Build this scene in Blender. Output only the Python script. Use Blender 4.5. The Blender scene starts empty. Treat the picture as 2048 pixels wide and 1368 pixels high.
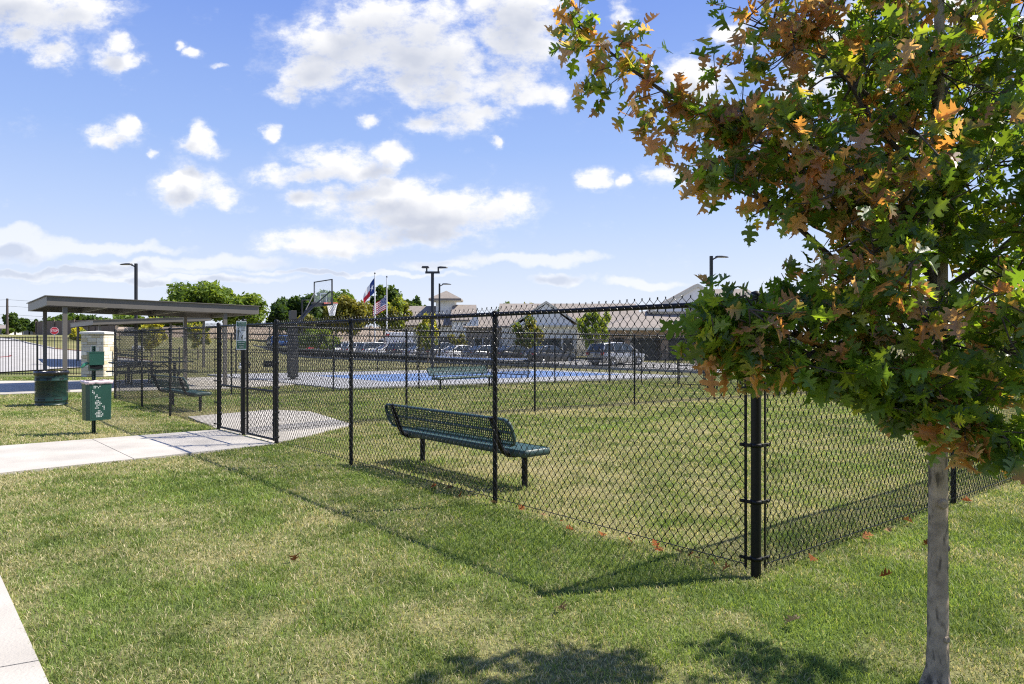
import bpy, bmesh, math, random
import numpy as np
from mathutils import Vector, Matrix

# ------------------------------------------------------------------ camera, sky, sun, exposure
scene = bpy.context.scene
C = scene.collection
H = 1.56                                   # eye height, metres
F = 1400.0                                 # focal length in pixels of the 2048 px wide photograph
cam_d = bpy.data.cameras.new('camera')
cam = bpy.data.objects.new('camera', cam_d); C.objects.link(cam)
cam.location = (0, 0, H); cam.rotation_euler = (math.radians(90), 0, 0)
cam_d.sensor_width = 36; cam_d.lens = 36 * F / 2048
cam_d.clip_start = 0.05; cam_d.clip_end = 9000
scene.camera = cam

SUN_EL = math.radians(51.5)
SUN_AZ = math.atan2(1.39, 0.33)            # clockwise from +Y
sd = bpy.data.lights.new('sun', 'SUN'); sd.energy = 4.9; sd.angle = math.radians(0.53); sd.color = (1.0, .94, .84)
so = bpy.data.objects.new('sun', sd); C.objects.link(so)
sv = Vector((math.sin(SUN_AZ) * math.cos(SUN_EL), math.cos(SUN_AZ) * math.cos(SUN_EL), math.sin(SUN_EL)))
so.rotation_euler = sv.to_track_quat('Z', 'Y').to_euler(); so.location = (30, 10, 60)

vs = scene.view_settings
vs.view_transform = 'Standard'; vs.look = 'None'; vs.gamma = 1; vs.exposure = 0.9
scene.cycles.use_denoising = False
scene.cycles.filter_width = 1.15
scene.cycles.max_bounces = 8; scene.cycles.transparent_max_bounces = 24
scene.cycles.sample_clamp_indirect = 6

world = bpy.data.worlds.new('World'); scene.world = world; world.use_nodes = True
def build_world():
    nt = world.node_tree; N = nt.nodes; L = nt.links; N.clear()
    out = N.new('ShaderNodeOutputWorld'); bg = N.new('ShaderNodeBackground'); bg.inputs[1].default_value = 0.15
    L.new(bg.outputs[0], out.inputs[0])
    sky = N.new('ShaderNodeTexSky'); sky.sky_type = 'NISHITA'; sky.sun_disc = False
    sky.sun_elevation = SUN_EL; sky.sun_rotation = SUN_AZ
    sky.air_density = 1.0; sky.dust_density = 0.9; sky.ozone_density = 2.2; sky.altitude = 150
    # clouds, laid out over the sky by direction: u = x/y, v = z/y
    cl = [  # centre x, y and half sizes, in pixels of the photograph
        (700,105,135,62),(800,60,130,75),(830,120,120,70),(910,120,95,60),(630,150,62,36),(580,182,34,24),(1035,80,85,85),(1040,10,95,50),
        (1010,160,75,40),(1085,190,45,26),(880,195,80,30),(925,238,92,26),(850,252,44,18),(730,60,60,45),(660,75,40,18),
        (60,15,150,50),(20,75,65,28),(95,112,52,26),(160,5,55,36),(228,92,34,22),(245,125,42,18),
        (240,262,46,24),(262,250,26,18),(225,282,28,14),(303,306,15,10),(395,270,28,20),(400,292,42,15),(412,283,26,20),(540,266,24,13),(550,277,16,8),
        (375,352,36,18),(400,388,82,24),(385,372,60,30),(450,408,46,16),
        (650,322,80,26),(560,352,52,20),(700,345,90,22),(775,308,40,22),(640,350,80,18),
        (780,402,150,34),(900,420,150,44),(1000,412,62,30),(720,395,90,24),(610,400,44,16),(860,440,140,26),
        (680,478,150,22),(640,492,120,14),(800,472,110,22),(880,462,80,16),
        (1182,356,30,18),(1192,368,32,11),(1340,350,44,18),(1365,362,30,12),(1250,360,18,10),
        (735,236,18,11),(1245,30,24,34),(1395,160,60,40),(1700,50,80,60),(1480,70,40,20),(1620,170,60,40),(1960,20,80,40),(1590,220,40,24),
        (380,108,22,10),(355,95,14,9),(440,132,22,6),(995,278,14,10)]
    lo = [(20,492,150,22),(160,496,190,11),(30,470,54,16),(440,525,120,13),(300,530,120,10),(1060,516,130,13),(1120,556,60,11),(880,526,80,8),
          (120,545,260,9),(350,560,220,7),(1290,566,80,9),(700,545,200,5)]
    g = bpy.data.node_groups.new('clouds', 'ShaderNodeTree')
    g.interface.new_socket('uv', in_out='INPUT', socket_type='NodeSocketVector')
    g.interface.new_socket('density', in_out='OUTPUT', socket_type='NodeSocketFloat')
    g.interface.new_socket('thick', in_out='OUTPUT', socket_type='NodeSocketFloat')
    gn, gl = g.nodes, g.links
    gi = gn.new('NodeGroupInput'); go = gn.new('NodeGroupOutput')
    def math_(op, a, b=None, c=None, nodes=gn, links=gl, clamp=False):
        n = nodes.new('ShaderNodeMath'); n.operation = op; n.use_clamp = clamp
        for i, v in enumerate((a, b, c)):
            if v is None: continue
            if isinstance(v, (int, float)): n.inputs[i].default_value = v
            else: links.new(v, n.inputs[i])
        return n.outputs[0]
    # domain warp
    wn = gn.new('ShaderNodeTexNoise'); wn.inputs['Scale'].default_value = 22; wn.inputs['Detail'].default_value = 5
    gl.new(gi.outputs[0], wn.inputs['Vector'])
    wsub = gn.new('ShaderNodeVectorMath'); wsub.operation = 'SUBTRACT'; gl.new(wn.outputs['Color'], wsub.inputs[0]); wsub.inputs[1].default_value = (.5, .5, .5)
    wadd = gn.new('ShaderNodeVectorMath'); wadd.operation = 'MULTIPLY_ADD'; gl.new(wsub.outputs[0], wadd.inputs[0]); wadd.inputs[1].default_value = (.075, .04, 0); gl.new(gi.outputs[0], wadd.inputs[2])
    def field(lst):
        acc = None
        for (x, y, a, b) in lst:
            a *= 1.22; b *= 1.28
            u, v, ia, ib = (x - 1024) / F, (684 - y) / F, F / a, F / b
            m = gn.new('ShaderNodeVectorMath'); m.operation = 'MULTIPLY_ADD'
            gl.new(wadd.outputs[0], m.inputs[0]); m.inputs[1].default_value = (ia, ib, 0); m.inputs[2].default_value = (-u * ia, -v * ib, 0)
            d = gn.new('ShaderNodeVectorMath'); d.operation = 'DOT_PRODUCT'; gl.new(m.outputs[0], d.inputs[0]); gl.new(m.outputs[0], d.inputs[1])
            acc = d.outputs['Value'] if acc is None else math_('SMOOTH_MIN', acc, d.outputs['Value'], .35)
        return math_('SUBTRACT', 1, acc)
    mp = gn.new('ShaderNodeVectorMath'); mp.operation = 'MULTIPLY'; gl.new(gi.outputs[0], mp.inputs[0]); mp.inputs[1].default_value = (1, 1.55, 1)
    n1 = gn.new('ShaderNodeTexNoise'); n1.inputs['Scale'].default_value = 24; n1.inputs['Detail'].default_value = 9; n1.inputs['Roughness'].default_value = .68
    gl.new(mp.outputs[0], n1.inputs['Vector'])
    nz = math_('SUBTRACT', n1.outputs['Fac'], .5)
    f1 = math_('MAXIMUM', field(cl), -1.2)
    n0 = gn.new('ShaderNodeTexNoise'); n0.inputs['Scale'].default_value = 9; n0.inputs['Detail'].default_value = 4; gl.new(mp.outputs[0], n0.inputs['Vector'])
    nz0 = math_('SUBTRACT', n0.outputs['Fac'], .5)
    nzz = math_('MULTIPLY_ADD', nz0, .9, nz)
    t1 = math_('MULTIPLY_ADD', nzz, 3.0, math_('MULTIPLY', math_('MINIMUM', f1, .95), 1.15))
    d1 = gn.new('ShaderNodeMapRange'); d1.interpolation_type = 'SMOOTHSTEP'; d1.inputs[1].default_value = -.14; d1.inputs[2].default_value = 1.15; gl.new(t1, d1.inputs[0])
    f2 = math_('MAXIMUM', field(lo), -1.2)
    t2 = math_('MULTIPLY_ADD', nz, 1.6, f2)
    d2 = gn.new('ShaderNodeMapRange'); d2.interpolation_type = 'SMOOTHSTEP'; d2.inputs[1].default_value = -.25; d2.inputs[2].default_value = .8; d2.inputs[4].default_value = .62; gl.new(t2, d2.inputs[0])
    d3 = gn.new('ShaderNodeMapRange'); d3.interpolation_type = 'SMOOTHSTEP'; d3.inputs[1].default_value = 0; d3.inputs[2].default_value = 1.5; d3.inputs[4].default_value = .55
    gl.new(math_('MULTIPLY_ADD', nzz, 2.6, math_('MULTIPLY_ADD', f1, .55, .42)), d3.inputs[0])
    mx = math_('MAXIMUM', math_('MAXIMUM', d1.outputs[0], d2.outputs[0]), d3.outputs[0])
    gl.new(mx, go.inputs[0])
    th = gn.new('ShaderNodeMapRange'); th.inputs[1].default_value = 0; th.inputs[2].default_value = 1.3; gl.new(math_('MAXIMUM', math_('MULTIPLY_ADD', nz0, 1.9, f1), math_('MULTIPLY', f2, 1.3)), th.inputs[0])
    gl.new(th.outputs[0], go.inputs[1])
    # direction -> uv
    tc = N.new('ShaderNodeTexCoord'); sep = N.new('ShaderNodeSeparateXYZ'); L.new(tc.outputs['Generated'], sep.inputs[0])
    mt = lambda op, a, b=None, c=None: math_(op, a, b, c, N, L)
    yy = mt('MAXIMUM', sep.outputs[1], .02)
    u = mt('DIVIDE', sep.outputs[0], yy); v = mt('DIVIDE', sep.outputs[2], yy)
    uv = N.new('ShaderNodeCombineXYZ'); L.new(u, uv.inputs[0]); L.new(v, uv.inputs[1])
    off = N.new('ShaderNodeVectorMath'); off.operation = 'ADD'; L.new(uv.outputs[0], off.inputs[0]); off.inputs[1].default_value = (.012, .03, 0)
    A = N.new('ShaderNodeGroup'); A.node_tree = g; L.new(uv.outputs[0], A.inputs[0])
    B = N.new('ShaderNodeGroup'); B.node_tree = g; L.new(off.outputs[0], B.inputs[0])
    front = N.new('ShaderNodeMapRange'); front.inputs[1].default_value = .05; front.inputs[2].default_value = .2; L.new(sep.outputs[1], front.inputs[0])
    dens = mt('MULTIPLY', A.outputs[0], front.outputs[0])
    lit = N.new('ShaderNodeMix'); lit.data_type = 'RGBA'
    lit.inputs[6].default_value = (3.75, 3.75, 3.78, 1); lit.inputs[7].default_value = (2.3, 2.45, 2.85, 1)
    sh = mt('MULTIPLY', B.outputs[1], mt('MULTIPLY', A.outputs[1], 1.45)); L.new(sh, lit.inputs[0])
    # the clear sky: more saturated overhead, pale at the horizon (dry dusty air)
    hsv = N.new('ShaderNodeHueSaturation'); hsv.inputs['Saturation'].default_value = 1.0; hsv.inputs['Value'].default_value = 1.0; hsv.inputs['Hue'].default_value = .512
    L.new(sky.outputs[0], hsv.inputs['Color'])
    rp = N.new('ShaderNodeValToRGB'); L.new(sep.outputs[2], rp.inputs[0]); els = rp.color_ramp.elements
    for i, (p, c) in enumerate(((0, (2.75, 2.92, 3.4)), (.06, (2.62, 2.84, 3.4)), (.165, (1.85, 2.34, 3.4)), (.264, (1.25, 1.85, 3.3)), (.44, (.70, 1.22, 3.0)), (1, (.45, .85, 2.4)))):
        e = els[i] if i < 2 else els.new(p)
        e.position = p; e.color = (c[0] / 4, c[1] / 4, c[2] / 4, 1)
    rs = N.new('ShaderNodeVectorMath'); rs.operation = 'SCALE'; rs.inputs['Scale'].default_value = 4; L.new(rp.outputs[0], rs.inputs[0])
    skm = N.new('ShaderNodeMix'); skm.data_type = 'RGBA'; skm.inputs[0].default_value = .9
    L.new(hsv.outputs[0], skm.inputs[6]); L.new(rs.outputs[0], skm.inputs[7])
    fin = N.new('ShaderNodeMix'); fin.data_type = 'RGBA'
    L.new(skm.outputs[2], fin.inputs[6]); L.new(lit.outputs[2], fin.inputs[7]); L.new(dens, fin.inputs[0])
    L.new(fin.outputs[2], bg.inputs[0])
    world.cycles.sampling_method = 'MANUAL'; world.cycles.sample_map_resolution = 512
build_world()

# ------------------------------------------------------------------ helpers
rnd = random.Random(7)
nprng = np.random.default_rng(11)
PI = math.pi
U1 = Vector((-.66, .751)).normalized()      # along the front fence, away to the left
U2 = Vector((.77, .635)).normalized()       # across the dog park, away to the right
A1 = math.atan2(U1.y, U1.x); A2 = math.atan2(U2.y, U2.x)

def sstep(a, b, x):
    t = np.clip((x - a) / (b - a), 0, 1); return t * t * (3 - 2 * t)
def ground(X, Y):
    X = np.asarray(X, float); Y = np.asarray(Y, float)
    w = (X + 4.46) * .77 + (Y - 11.68) * .635
    z = -.0095 * np.clip(w, 0, 28)
    z = z + 2.4 * sstep(30, 78, Y) * sstep(-22, -45, X)
    return z
def gz(x, y): return float(ground(x, y))
def G(px, py):
    """the point of the ground seen at a pixel of the photograph"""
    k = (px - 1024) / F; m = (py - 684) / F; Y = np.arange(1.5, 170, .01)
    d = (H - m * Y) - ground(k * Y, Y)
    i = np.argmax(d <= 0) if (d <= 0).any() else len(Y) - 1
    return Vector((k * Y[i], Y[i]))
def at(px, py, Y): return Vector(((px - 1024) / F * Y, Y, H - (py - 684) / F * Y))
def hx(px, Y): return (px - 1024) / F * Y
def hz(py, Y): return H - (py - 684) / F * Y

def vnoise(x, y, seed=0):
    xi = np.floor(x).astype(np.int64); yi = np.floor(y).astype(np.int64); xf = x - xi; yf = y - yi
    def h(a, b):
        n = (a * 374761393 + b * 668265263 + seed * 974711) & 0x7fffffff
        n = ((n ^ (n >> 13)) * 1274126177) & 0x7fffffff
        return ((n ^ (n >> 16)) & 0xffff) / 65535.0
    u = xf * xf * (3 - 2 * xf); v = yf * yf * (3 - 2 * yf)
    return (h(xi, yi) * (1 - u) + h(xi + 1, yi) * u) * (1 - v) + (h(xi, yi + 1) * (1 - u) + h(xi + 1, yi + 1) * u) * v
def fbm(x, y, seed=0, oct=4):
    s = 0; a = .5; t = 0
    for i in range(oct):
        s = s + a * vnoise(x * 2 ** i + 17.3 * i, y * 2 ** i - 9.1 * i, seed + i); t += a; a *= .5
    return s / t

# materials ----------------------------------------------------------------
MATS = {}
def pm(name, col, rough=.6, metal=0, var=.12, scale=6, bump=0, bscale=40, spec=.5, coords='Object', col2=None, coat=0):
    """a Principled material whose colour drifts between two tones with noise"""
    if name in MATS: return MATS[name]
    m = bpy.data.materials.new(name); m.use_nodes = True; MATS[name] = m
    nt = m.node_tree; N = nt.nodes; L = nt.links; b = N['Principled BSDF']
    b.inputs['Roughness'].default_value = rough; b.inputs['Metallic'].default_value = metal
    b.inputs['Specular IOR Level'].default_value = spec; b.inputs['Coat Weight'].default_value = coat
    tc = N.new('ShaderNodeTexCoord')
    no = N.new('ShaderNodeTexNoise'); no.inputs['Scale'].default_value = scale; no.inputs['Detail'].default_value = 6
    L.new(tc.outputs[coords], no.inputs['Vector'])
    mr = N.new('ShaderNodeMapRange'); mr.inputs[1].default_value = .3; mr.inputs[2].default_value = .7; L.new(no.outputs['Fac'], mr.inputs[0])
    mix = N.new('ShaderNodeMix'); mix.data_type = 'RGBA'
    c2 = col2 or tuple(min(1, c * (1 + var)) for c in col)
    c1 = col if col2 else tuple(c * (1 - var) for c in col)
    mix.inputs[6].default_value = (*c1, 1); mix.inputs[7].default_value = (*c2, 1)
    L.new(mr.outputs[0], mix.inputs[0]); L.new(mix.outputs[2], b.inputs['Base Color'])
    if bump:
        n2 = N.new('ShaderNodeTexNoise'); n2.inputs['Scale'].default_value = bscale; n2.inputs['Detail'].default_value = 5
        L.new(tc.outputs[coords], n2.inputs['Vector'])
        bp = N.new('ShaderNodeBump'); bp.inputs['Strength'].default_value = bump; bp.inputs['Distance'].default_value = .02
        L.new(n2.outputs['Fac'], bp.inputs['Height']); L.new(bp.outputs[0], b.inputs['Normal'])
    return m
def attr_mat(name, rough=.8, trans=0.0, spec=.3, tint=(1, 1, 1), sheen=0, bump=0, bscale=60):
    """colour from the mesh's own colour attribute, optional light passing through (leaves, blades)"""
    if name in MATS: return MATS[name]
    m = bpy.data.materials.new(name); m.use_nodes = True; MATS[name] = m
    nt = m.node_tree; N = nt.nodes; L = nt.links; b = N['Principled BSDF']; out = N['Material Output']
    b.inputs['Roughness'].default_value = rough; b.inputs['Specular IOR Level'].default_value = spec
    a = N.new('ShaderNodeAttribute'); a.attribute_name = 'col'
    L.new(a.outputs['Color'], b.inputs['Base Color'])
    if bump:
        tc = N.new('ShaderNodeTexCoord')
        n2 = N.new('ShaderNodeTexNoise'); n2.inputs['Scale'].default_value = bscale; n2.inputs['Detail'].default_value = 5
        L.new(tc.outputs['Object'], n2.inputs['Vector'])
        bp = N.new('ShaderNodeBump'); bp.inputs['Strength'].default_value = bump; bp.inputs['Distance'].default_value = .02
        L.new(n2.outputs['Fac'], bp.inputs['Height']); L.new(bp.outputs[0], b.inputs['Normal'])
    if trans:
        t = N.new('ShaderNodeBsdfTranslucent'); mm = N.new('ShaderNodeMix'); mm.data_type = 'RGBA'; mm.blend_type = 'MULTIPLY'; mm.inputs[0].default_value = 1
        L.new(a.outputs['Color'], mm.inputs[6]); mm.inputs[7].default_value = (*tint, 1); L.new(mm.outputs[2], t.inputs['Color'])
        ms = N.new('ShaderNodeMixShader'); ms.inputs[0].default_value = trans
        L.new(b.outputs[0], ms.inputs[1]); L.new(t.outputs[0], ms.inputs[2]); L.new(ms.outputs[0], out.inputs['Surface'])
    return m

# mesh builder -------------------------------------------------------------
class MB:
    def __init__(s): s.v = []; s.f = []; s.c = []; s.col = (.5, .5, .5); s.mi = []; s.m = 0; s.sm = []
    def add(s, vs, fs, smooth=False):
        o = len(s.v); s.v += [tuple(p) for p in vs]; s.c += [s.col] * len(vs)
        s.f += [tuple(i + o for i in f) for f in fs]; s.mi += [s.m] * len(fs); s.sm += [smooth] * len(fs)
        return s
    def box(s, c, d, rz=0, bev=0, M=None):
        x, y, z = (k / 2 for k in d)
        if bev > 0:
            b = min(bev, x * .9, y * .9, z * .9)
            vs = []
            for (zz, k) in ((-z, b), (-z + b, 0), (z - b, 0), (z, b)):
                X, Y = x - k, y - k
                vs += [(-X, -Y, zz), (X, -Y, zz), (X, Y, zz), (-X, Y, zz)]
            fs = [(3, 2, 1, 0), (12, 13, 14, 15)] + [(r * 4 + i, r * 4 + (i + 1) % 4, r * 4 + 4 + (i + 1) % 4, r * 4 + 4 + i) for r in range(3) for i in range(4)]
        else:
            vs = [(-x, -y, -z), (x, -y, -z), (x, y, -z), (-x, y, -z), (-x, -y, z), (x, -y, z), (x, y, z), (-x, y, z)]
            fs = [(3, 2, 1, 0), (4, 5, 6, 7), (0, 1, 5, 4), (1, 2, 6, 5), (2, 3, 7, 6), (3, 0, 4, 7)]
        if M is None: M = Matrix.Rotation(rz, 3, 'Z')
        c = Vector(c)
        return s.add([M @ Vector(p) + c for p in vs], fs)
    def tube(s, pts, r, n=8, cap=True, smooth=True):
        pts = [Vector(p) for p in pts]; k = len(pts)
        rs = r if isinstance(r, (list, tuple)) else [r] * k
        up = Vector((0, 0, 1)); d0 = (pts[1] - pts[0]).normalized()
        if abs(d0.z) > .9: up = Vector((1, 0, 0))
        a = d0.cross(up).normalized(); vs = []
        for i, p in enumerate(pts):
            d = (pts[min(i + 1, k - 1)] - pts[max(i - 1, 0)]).normalized()
            a = (a - d * a.dot(d)).normalized(); b = d.cross(a)
            vs += [p + (a * math.cos(2 * PI * j / n) + b * math.sin(2 * PI * j / n)) * rs[i] for j in range(n)]
        fs = [(i * n + j, i * n + (j + 1) % n, (i + 1) * n + (j + 1) % n, (i + 1) * n + j) for i in range(k - 1) for j in range(n)]
        s.add(vs, fs, smooth)
        if cap:
            s.add([vs[j] for j in range(n)], [tuple(range(n))[::-1]]); s.add([vs[(k - 1) * n + j] for j in range(n)], [tuple(range(n))])
        return s
    def lathe(s, prof, n=24, c=(0, 0, 0), M=None, smooth=True):
        c = Vector(c); vs = []
        for (r, z) in prof:
            for j in range(n):
                p = Vector((r * math.cos(2 * PI * j / n), r * math.sin(2 * PI * j / n), z)); vs.append((M @ p if M else p) + c)
        fs = [(i * n + j, i * n + (j + 1) % n, (i + 1) * n + (j + 1) % n, (i + 1) * n + j) for i in range(len(prof) - 1) for j in range(n)]
        return s.add(vs, fs, smooth)
    def loft(s, secs, caps=True, closed=True, smooth=True):
        n = len(secs[0]); vs = [p for q in secs for p in q]
        fs = [(i * n + j, i * n + (j + 1) % n, (i + 1) * n + (j + 1) % n, (i + 1) * n + j) for i in range(len(secs) - 1) for j in range(n if closed else n - 1)]
        s.add(vs, fs, smooth)
        if caps: s.add(secs[0], [tuple(range(n))[::-1]]); s.add(secs[-1], [tuple(range(n))])
        return s
    def poly(s, pts, z0, z1):
        """a flat outline with thickness; z0/z1 numbers or functions of x, y"""
        f0 = z0 if callable(z0) else (lambda x, y: z0); f1 = z1 if callable(z1) else (lambda x, y: z1)
        n = len(pts)
        vs = [(p[0], p[1], f0(p[0], p[1])) for p in pts] + [(p[0], p[1], f1(p[0], p[1])) for p in pts]
        area = sum(pts[i][0] * pts[(i + 1) % n][1] - pts[(i + 1) % n][0] * pts[i][1] for i in range(n))
        top = tuple(range(n, 2 * n)); bot = tuple(range(n))[::-1]
        side = [(i, (i + 1) % n, n + (i + 1) % n, n + i) for i in range(n)]
        if area < 0: top = top[::-1]; bot = bot[::-1]; side = [q[::-1] for q in side]
        return s.add(vs, [top, bot] + side)
    def build(s, name, mat, parent=None, autosm=False):
        me = bpy.data.meshes.new(name); me.from_pydata(s.v, [], s.f)
        mats = mat if isinstance(mat, (list, tuple)) else [mat]
        for m in mats: me.materials.append(m)
        if len(mats) > 1: me.polygons.foreach_set('material_index', s.mi)
        if any(s.sm): me.polygons.foreach_set('use_smooth', s.sm)
        ca = me.color_attributes.new('col', 'FLOAT_COLOR', 'POINT')
        arr = np.ones((len(s.v), 4), np.float32); arr[:, :3] = np.array(s.c, np.float32).reshape(-1, 3); ca.data.foreach_set('color', arr.ravel())
        me.update()
        o = bpy.data.objects.new(name, me); C.objects.link(o)
        if parent: o.parent = parent
        return o
def np_mesh(name, verts, faces_flat, loop_tot, mat, cols=None, parent=None, smooth=False):
    me = bpy.data.meshes.new(name)
    nv = len(verts); nf = len(loop_tot)
    me.vertices.add(nv); me.vertices.foreach_set('co', np.asarray(verts, np.float32).ravel())
    me.loops.add(len(faces_flat)); me.loops.foreach_set('vertex_index', np.asarray(faces_flat, np.int32))
    ls = np.zeros(nf, np.int32); ls[1:] = np.cumsum(loop_tot)[:-1]
    me.polygons.add(nf); me.polygons.foreach_set('loop_start', ls)
    if smooth: me.polygons.foreach_set('use_smooth', np.ones(nf, bool))
    me.materials.append(mat)
    if cols is not None:
        ca = me.color_attributes.new('col', 'FLOAT_COLOR', 'POINT')
        a = np.ones((nv, 4), np.float32); a[:, :3] = cols; ca.data.foreach_set('color', a.ravel())
    me.update(calc_edges=True)
    o = bpy.data.objects.new(name, me); C.objects.link(o)
    if parent: o.parent = parent
    return o
def tag(o, label=None, cat=None, group=None, kind=None):
    if label: o['label'] = label
    if cat: o['category'] = cat
    if group: o['group'] = group
    if kind: o['kind'] = kind
    return o
def thing(name, label, cat, loc=(0, 0, 0), rz=0, group=None):
    o = bpy.data.objects.new(name, None); C.objects.link(o); o.empty_display_size = .2
    o.location = loc; o.rotation_euler = (0, 0, rz)
    return tag(o, label, cat, group)
def copy_tree(o, parent=None):
    c = o.copy(); C.objects.link(c)
    if parent: c.parent = parent
    for ch in list(o.children): copy_tree(ch, c)
    return c
def text_mesh(body, size, align='CENTER'):
    cu = bpy.data.curves.new('lettering', 'FONT'); cu.body = body; cu.size = size; cu.align_x = align; cu.align_y = 'CENTER'; cu.extrude = .002; cu.offset = size * .012
    o = bpy.data.objects.new('lettering', cu); C.objects.link(o)
    dg = bpy.context.evaluated_depsgraph_get(); me = bpy.data.meshes.new_from_object(o.evaluated_get(dg))
    bpy.data.objects.remove(o); bpy.data.curves.remove(cu); return me
def lettering(body, size, mat, parent, loc, rot=(PI / 2, 0, 0), name='lettering', sx=1):
    me = text_mesh(body, size); me.materials.clear(); me.materials.append(mat)
    o = bpy.data.objects.new(name, me); C.objects.link(o); o.parent = parent; o.location = loc; o.rotation_euler = rot; o.scale = (sx, 1, 1); return o

BLACK = pm('black_coated_steel', (.0045, .0045, .005), .45, 0, .25, 12, spec=.28)
BLACKW = pm('black_vinyl_wire', (.005, .005, .0055), .28, 0, .2, 20, spec=.6)
IRON = pm('black_iron', (.007, .007, .008), .5, 0, .2)
CANOPY = pm('bronze_grey_painted_steel', (.13, .118, .105), .45, 0, .08, 2)
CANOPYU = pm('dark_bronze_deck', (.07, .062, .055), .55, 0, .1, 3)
GREEN = pm('green_coated_steel', (.027, .062, .057), .48, 0, .2, 8, spec=.55)
GREEN2 = pm('dark_green_plastic', (.008, .055, .035), .4, 0, .15, 10)
CONC = pm('light_concrete', (.41, .38, .33), .9, 0, .15, 1.6, .25, 60)
CONCS = pm('court_concrete', (.36, .36, .365), .85, 0, .1, 2, .1, 80)
ASPH = pm('pale_parking_concrete', (.35, .338, .318), .9, 0, .12, 1.5, .15, 40)
WHITE = pm('white_paint', (.75, .75, .74), .5, 0, .05)
GALV = pm('galvanised_steel', (.45, .46, .48), .35, .7, .1, 15)
POLE = pm('dark_bronze_pole', (.018, .0185, .02), .5, 0, .12)
GLASSD = pm('dark_window_glass', (.03, .04, .05), .06, 0, .2, 3, spec=.8)
LEAFM = attr_mat('oak_leaf', .34, .52, .55, (2.05, 1.9, .85))
TREEM = attr_mat('tree_foliage', .6, .4, .3, (1.9, 1.75, .7))
BARK = pm('grey_brown_bark', (.15, .125, .1), .9, 0, .3, 14, .6, 50)
# ------------------------------------------------------------------ the setting: ground, paving, court, road
CORNER = G(1512, 1150); GATE_R = G(553, 888); GATE_L = G(437, 860); END = Vector((-10.77, 19.0))
MIDP = GATE_R + (GATE_L - GATE_R) * .53
WALK = [G(0, 893), G(0, 948), G(553, 889), G(436, 860)]
d0 = (WALK[1] - WALK[2]).normalized(); d1 = (WALK[0] - WALK[3]).normalized()
WALK[0] = WALK[0] + d1 * 9; WALK[1] = WALK[1] + d0 * 9
PAD = [G(552, 888), G(706, 850), G(622, 824), G(545, 820), G(376, 834), G(436, 859)]
KERBWALK = [G(-2, 1150), G(95, 1368), G(240, 1700), G(-900, 1700), G(-700, 1150)]
e0 = (KERBWALK[0] - KERBWALK[1]).normalized()
KERBWALK = [KERBWALK[1] - e0 * 3.5, KERBWALK[1] + e0 * 7.4, KERBWALK[1] + e0 * 7.4 + Vector((-1.9, -1.0)), KERBWALK[1] - e0 * 3.5 + Vector((-1.9, -1.0))]
SLAB = [G(-420, 792), G(0, 790), G(230, 783), G(430, 779), G(582, 771), G(600, 766), G(431, 755), G(200, 762.5), G(0, 763), G(-420, 764)]
CO = Vector((-5.9, 23.9)); COURT = [CO, CO + U2 * 19.6, CO + U2 * 19.6 + U1 * 13.5, CO + U1 * 13.5]
BO = Vector((-5.0, 28.2)); BLUE = [BO, BO + U2 * 14.4, BO + U2 * 14.4 + U1 * 6.8, BO + U1 * 6.8]
ROAD = [G(x, y) for x, y in ((-30, 748), (170, 735.5), (228, 735), (303, 722.5), (235, 716), (170, 704), (110, 699), (60, 688.5), (20, 678.5), (-60, 672), (-420, 688), (-420, 760))]
PK0 = Vector((5.2, 48.3))
PARK = [PK0 - U1 * 9.5, PK0 - U1 * 9.5 + U2 * 14, PK0 + U2 * 14 + U1 * 60, PK0 + U1 * 60]
DRIVE = [Vector(p) for p in ((11.5, 43.9), (11.6, 52), (20, 62), (60, 62), (60, 38), (24, 40))]

def in_poly(X, Y, poly, grow=0):
    c = sum((p for p in poly), Vector((0, 0))) / len(poly)
    P = [((p - c) * (1 + grow / max((p - c).length, .1)) + c) for p in poly]
    ins = np.zeros(X.shape, bool); n = len(P)
    for i in range(n):
        x1, y1 = P[i]; x2, y2 = P[(i + 1) % n]
        cond = ((y1 > Y) != (y2 > Y)) & (X < (x2 - x1) * (Y - y1) / ((y2 - y1) if abs(y2 - y1) > 1e-9 else 1e-9) + x1)
        ins ^= cond
    return ins

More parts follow.
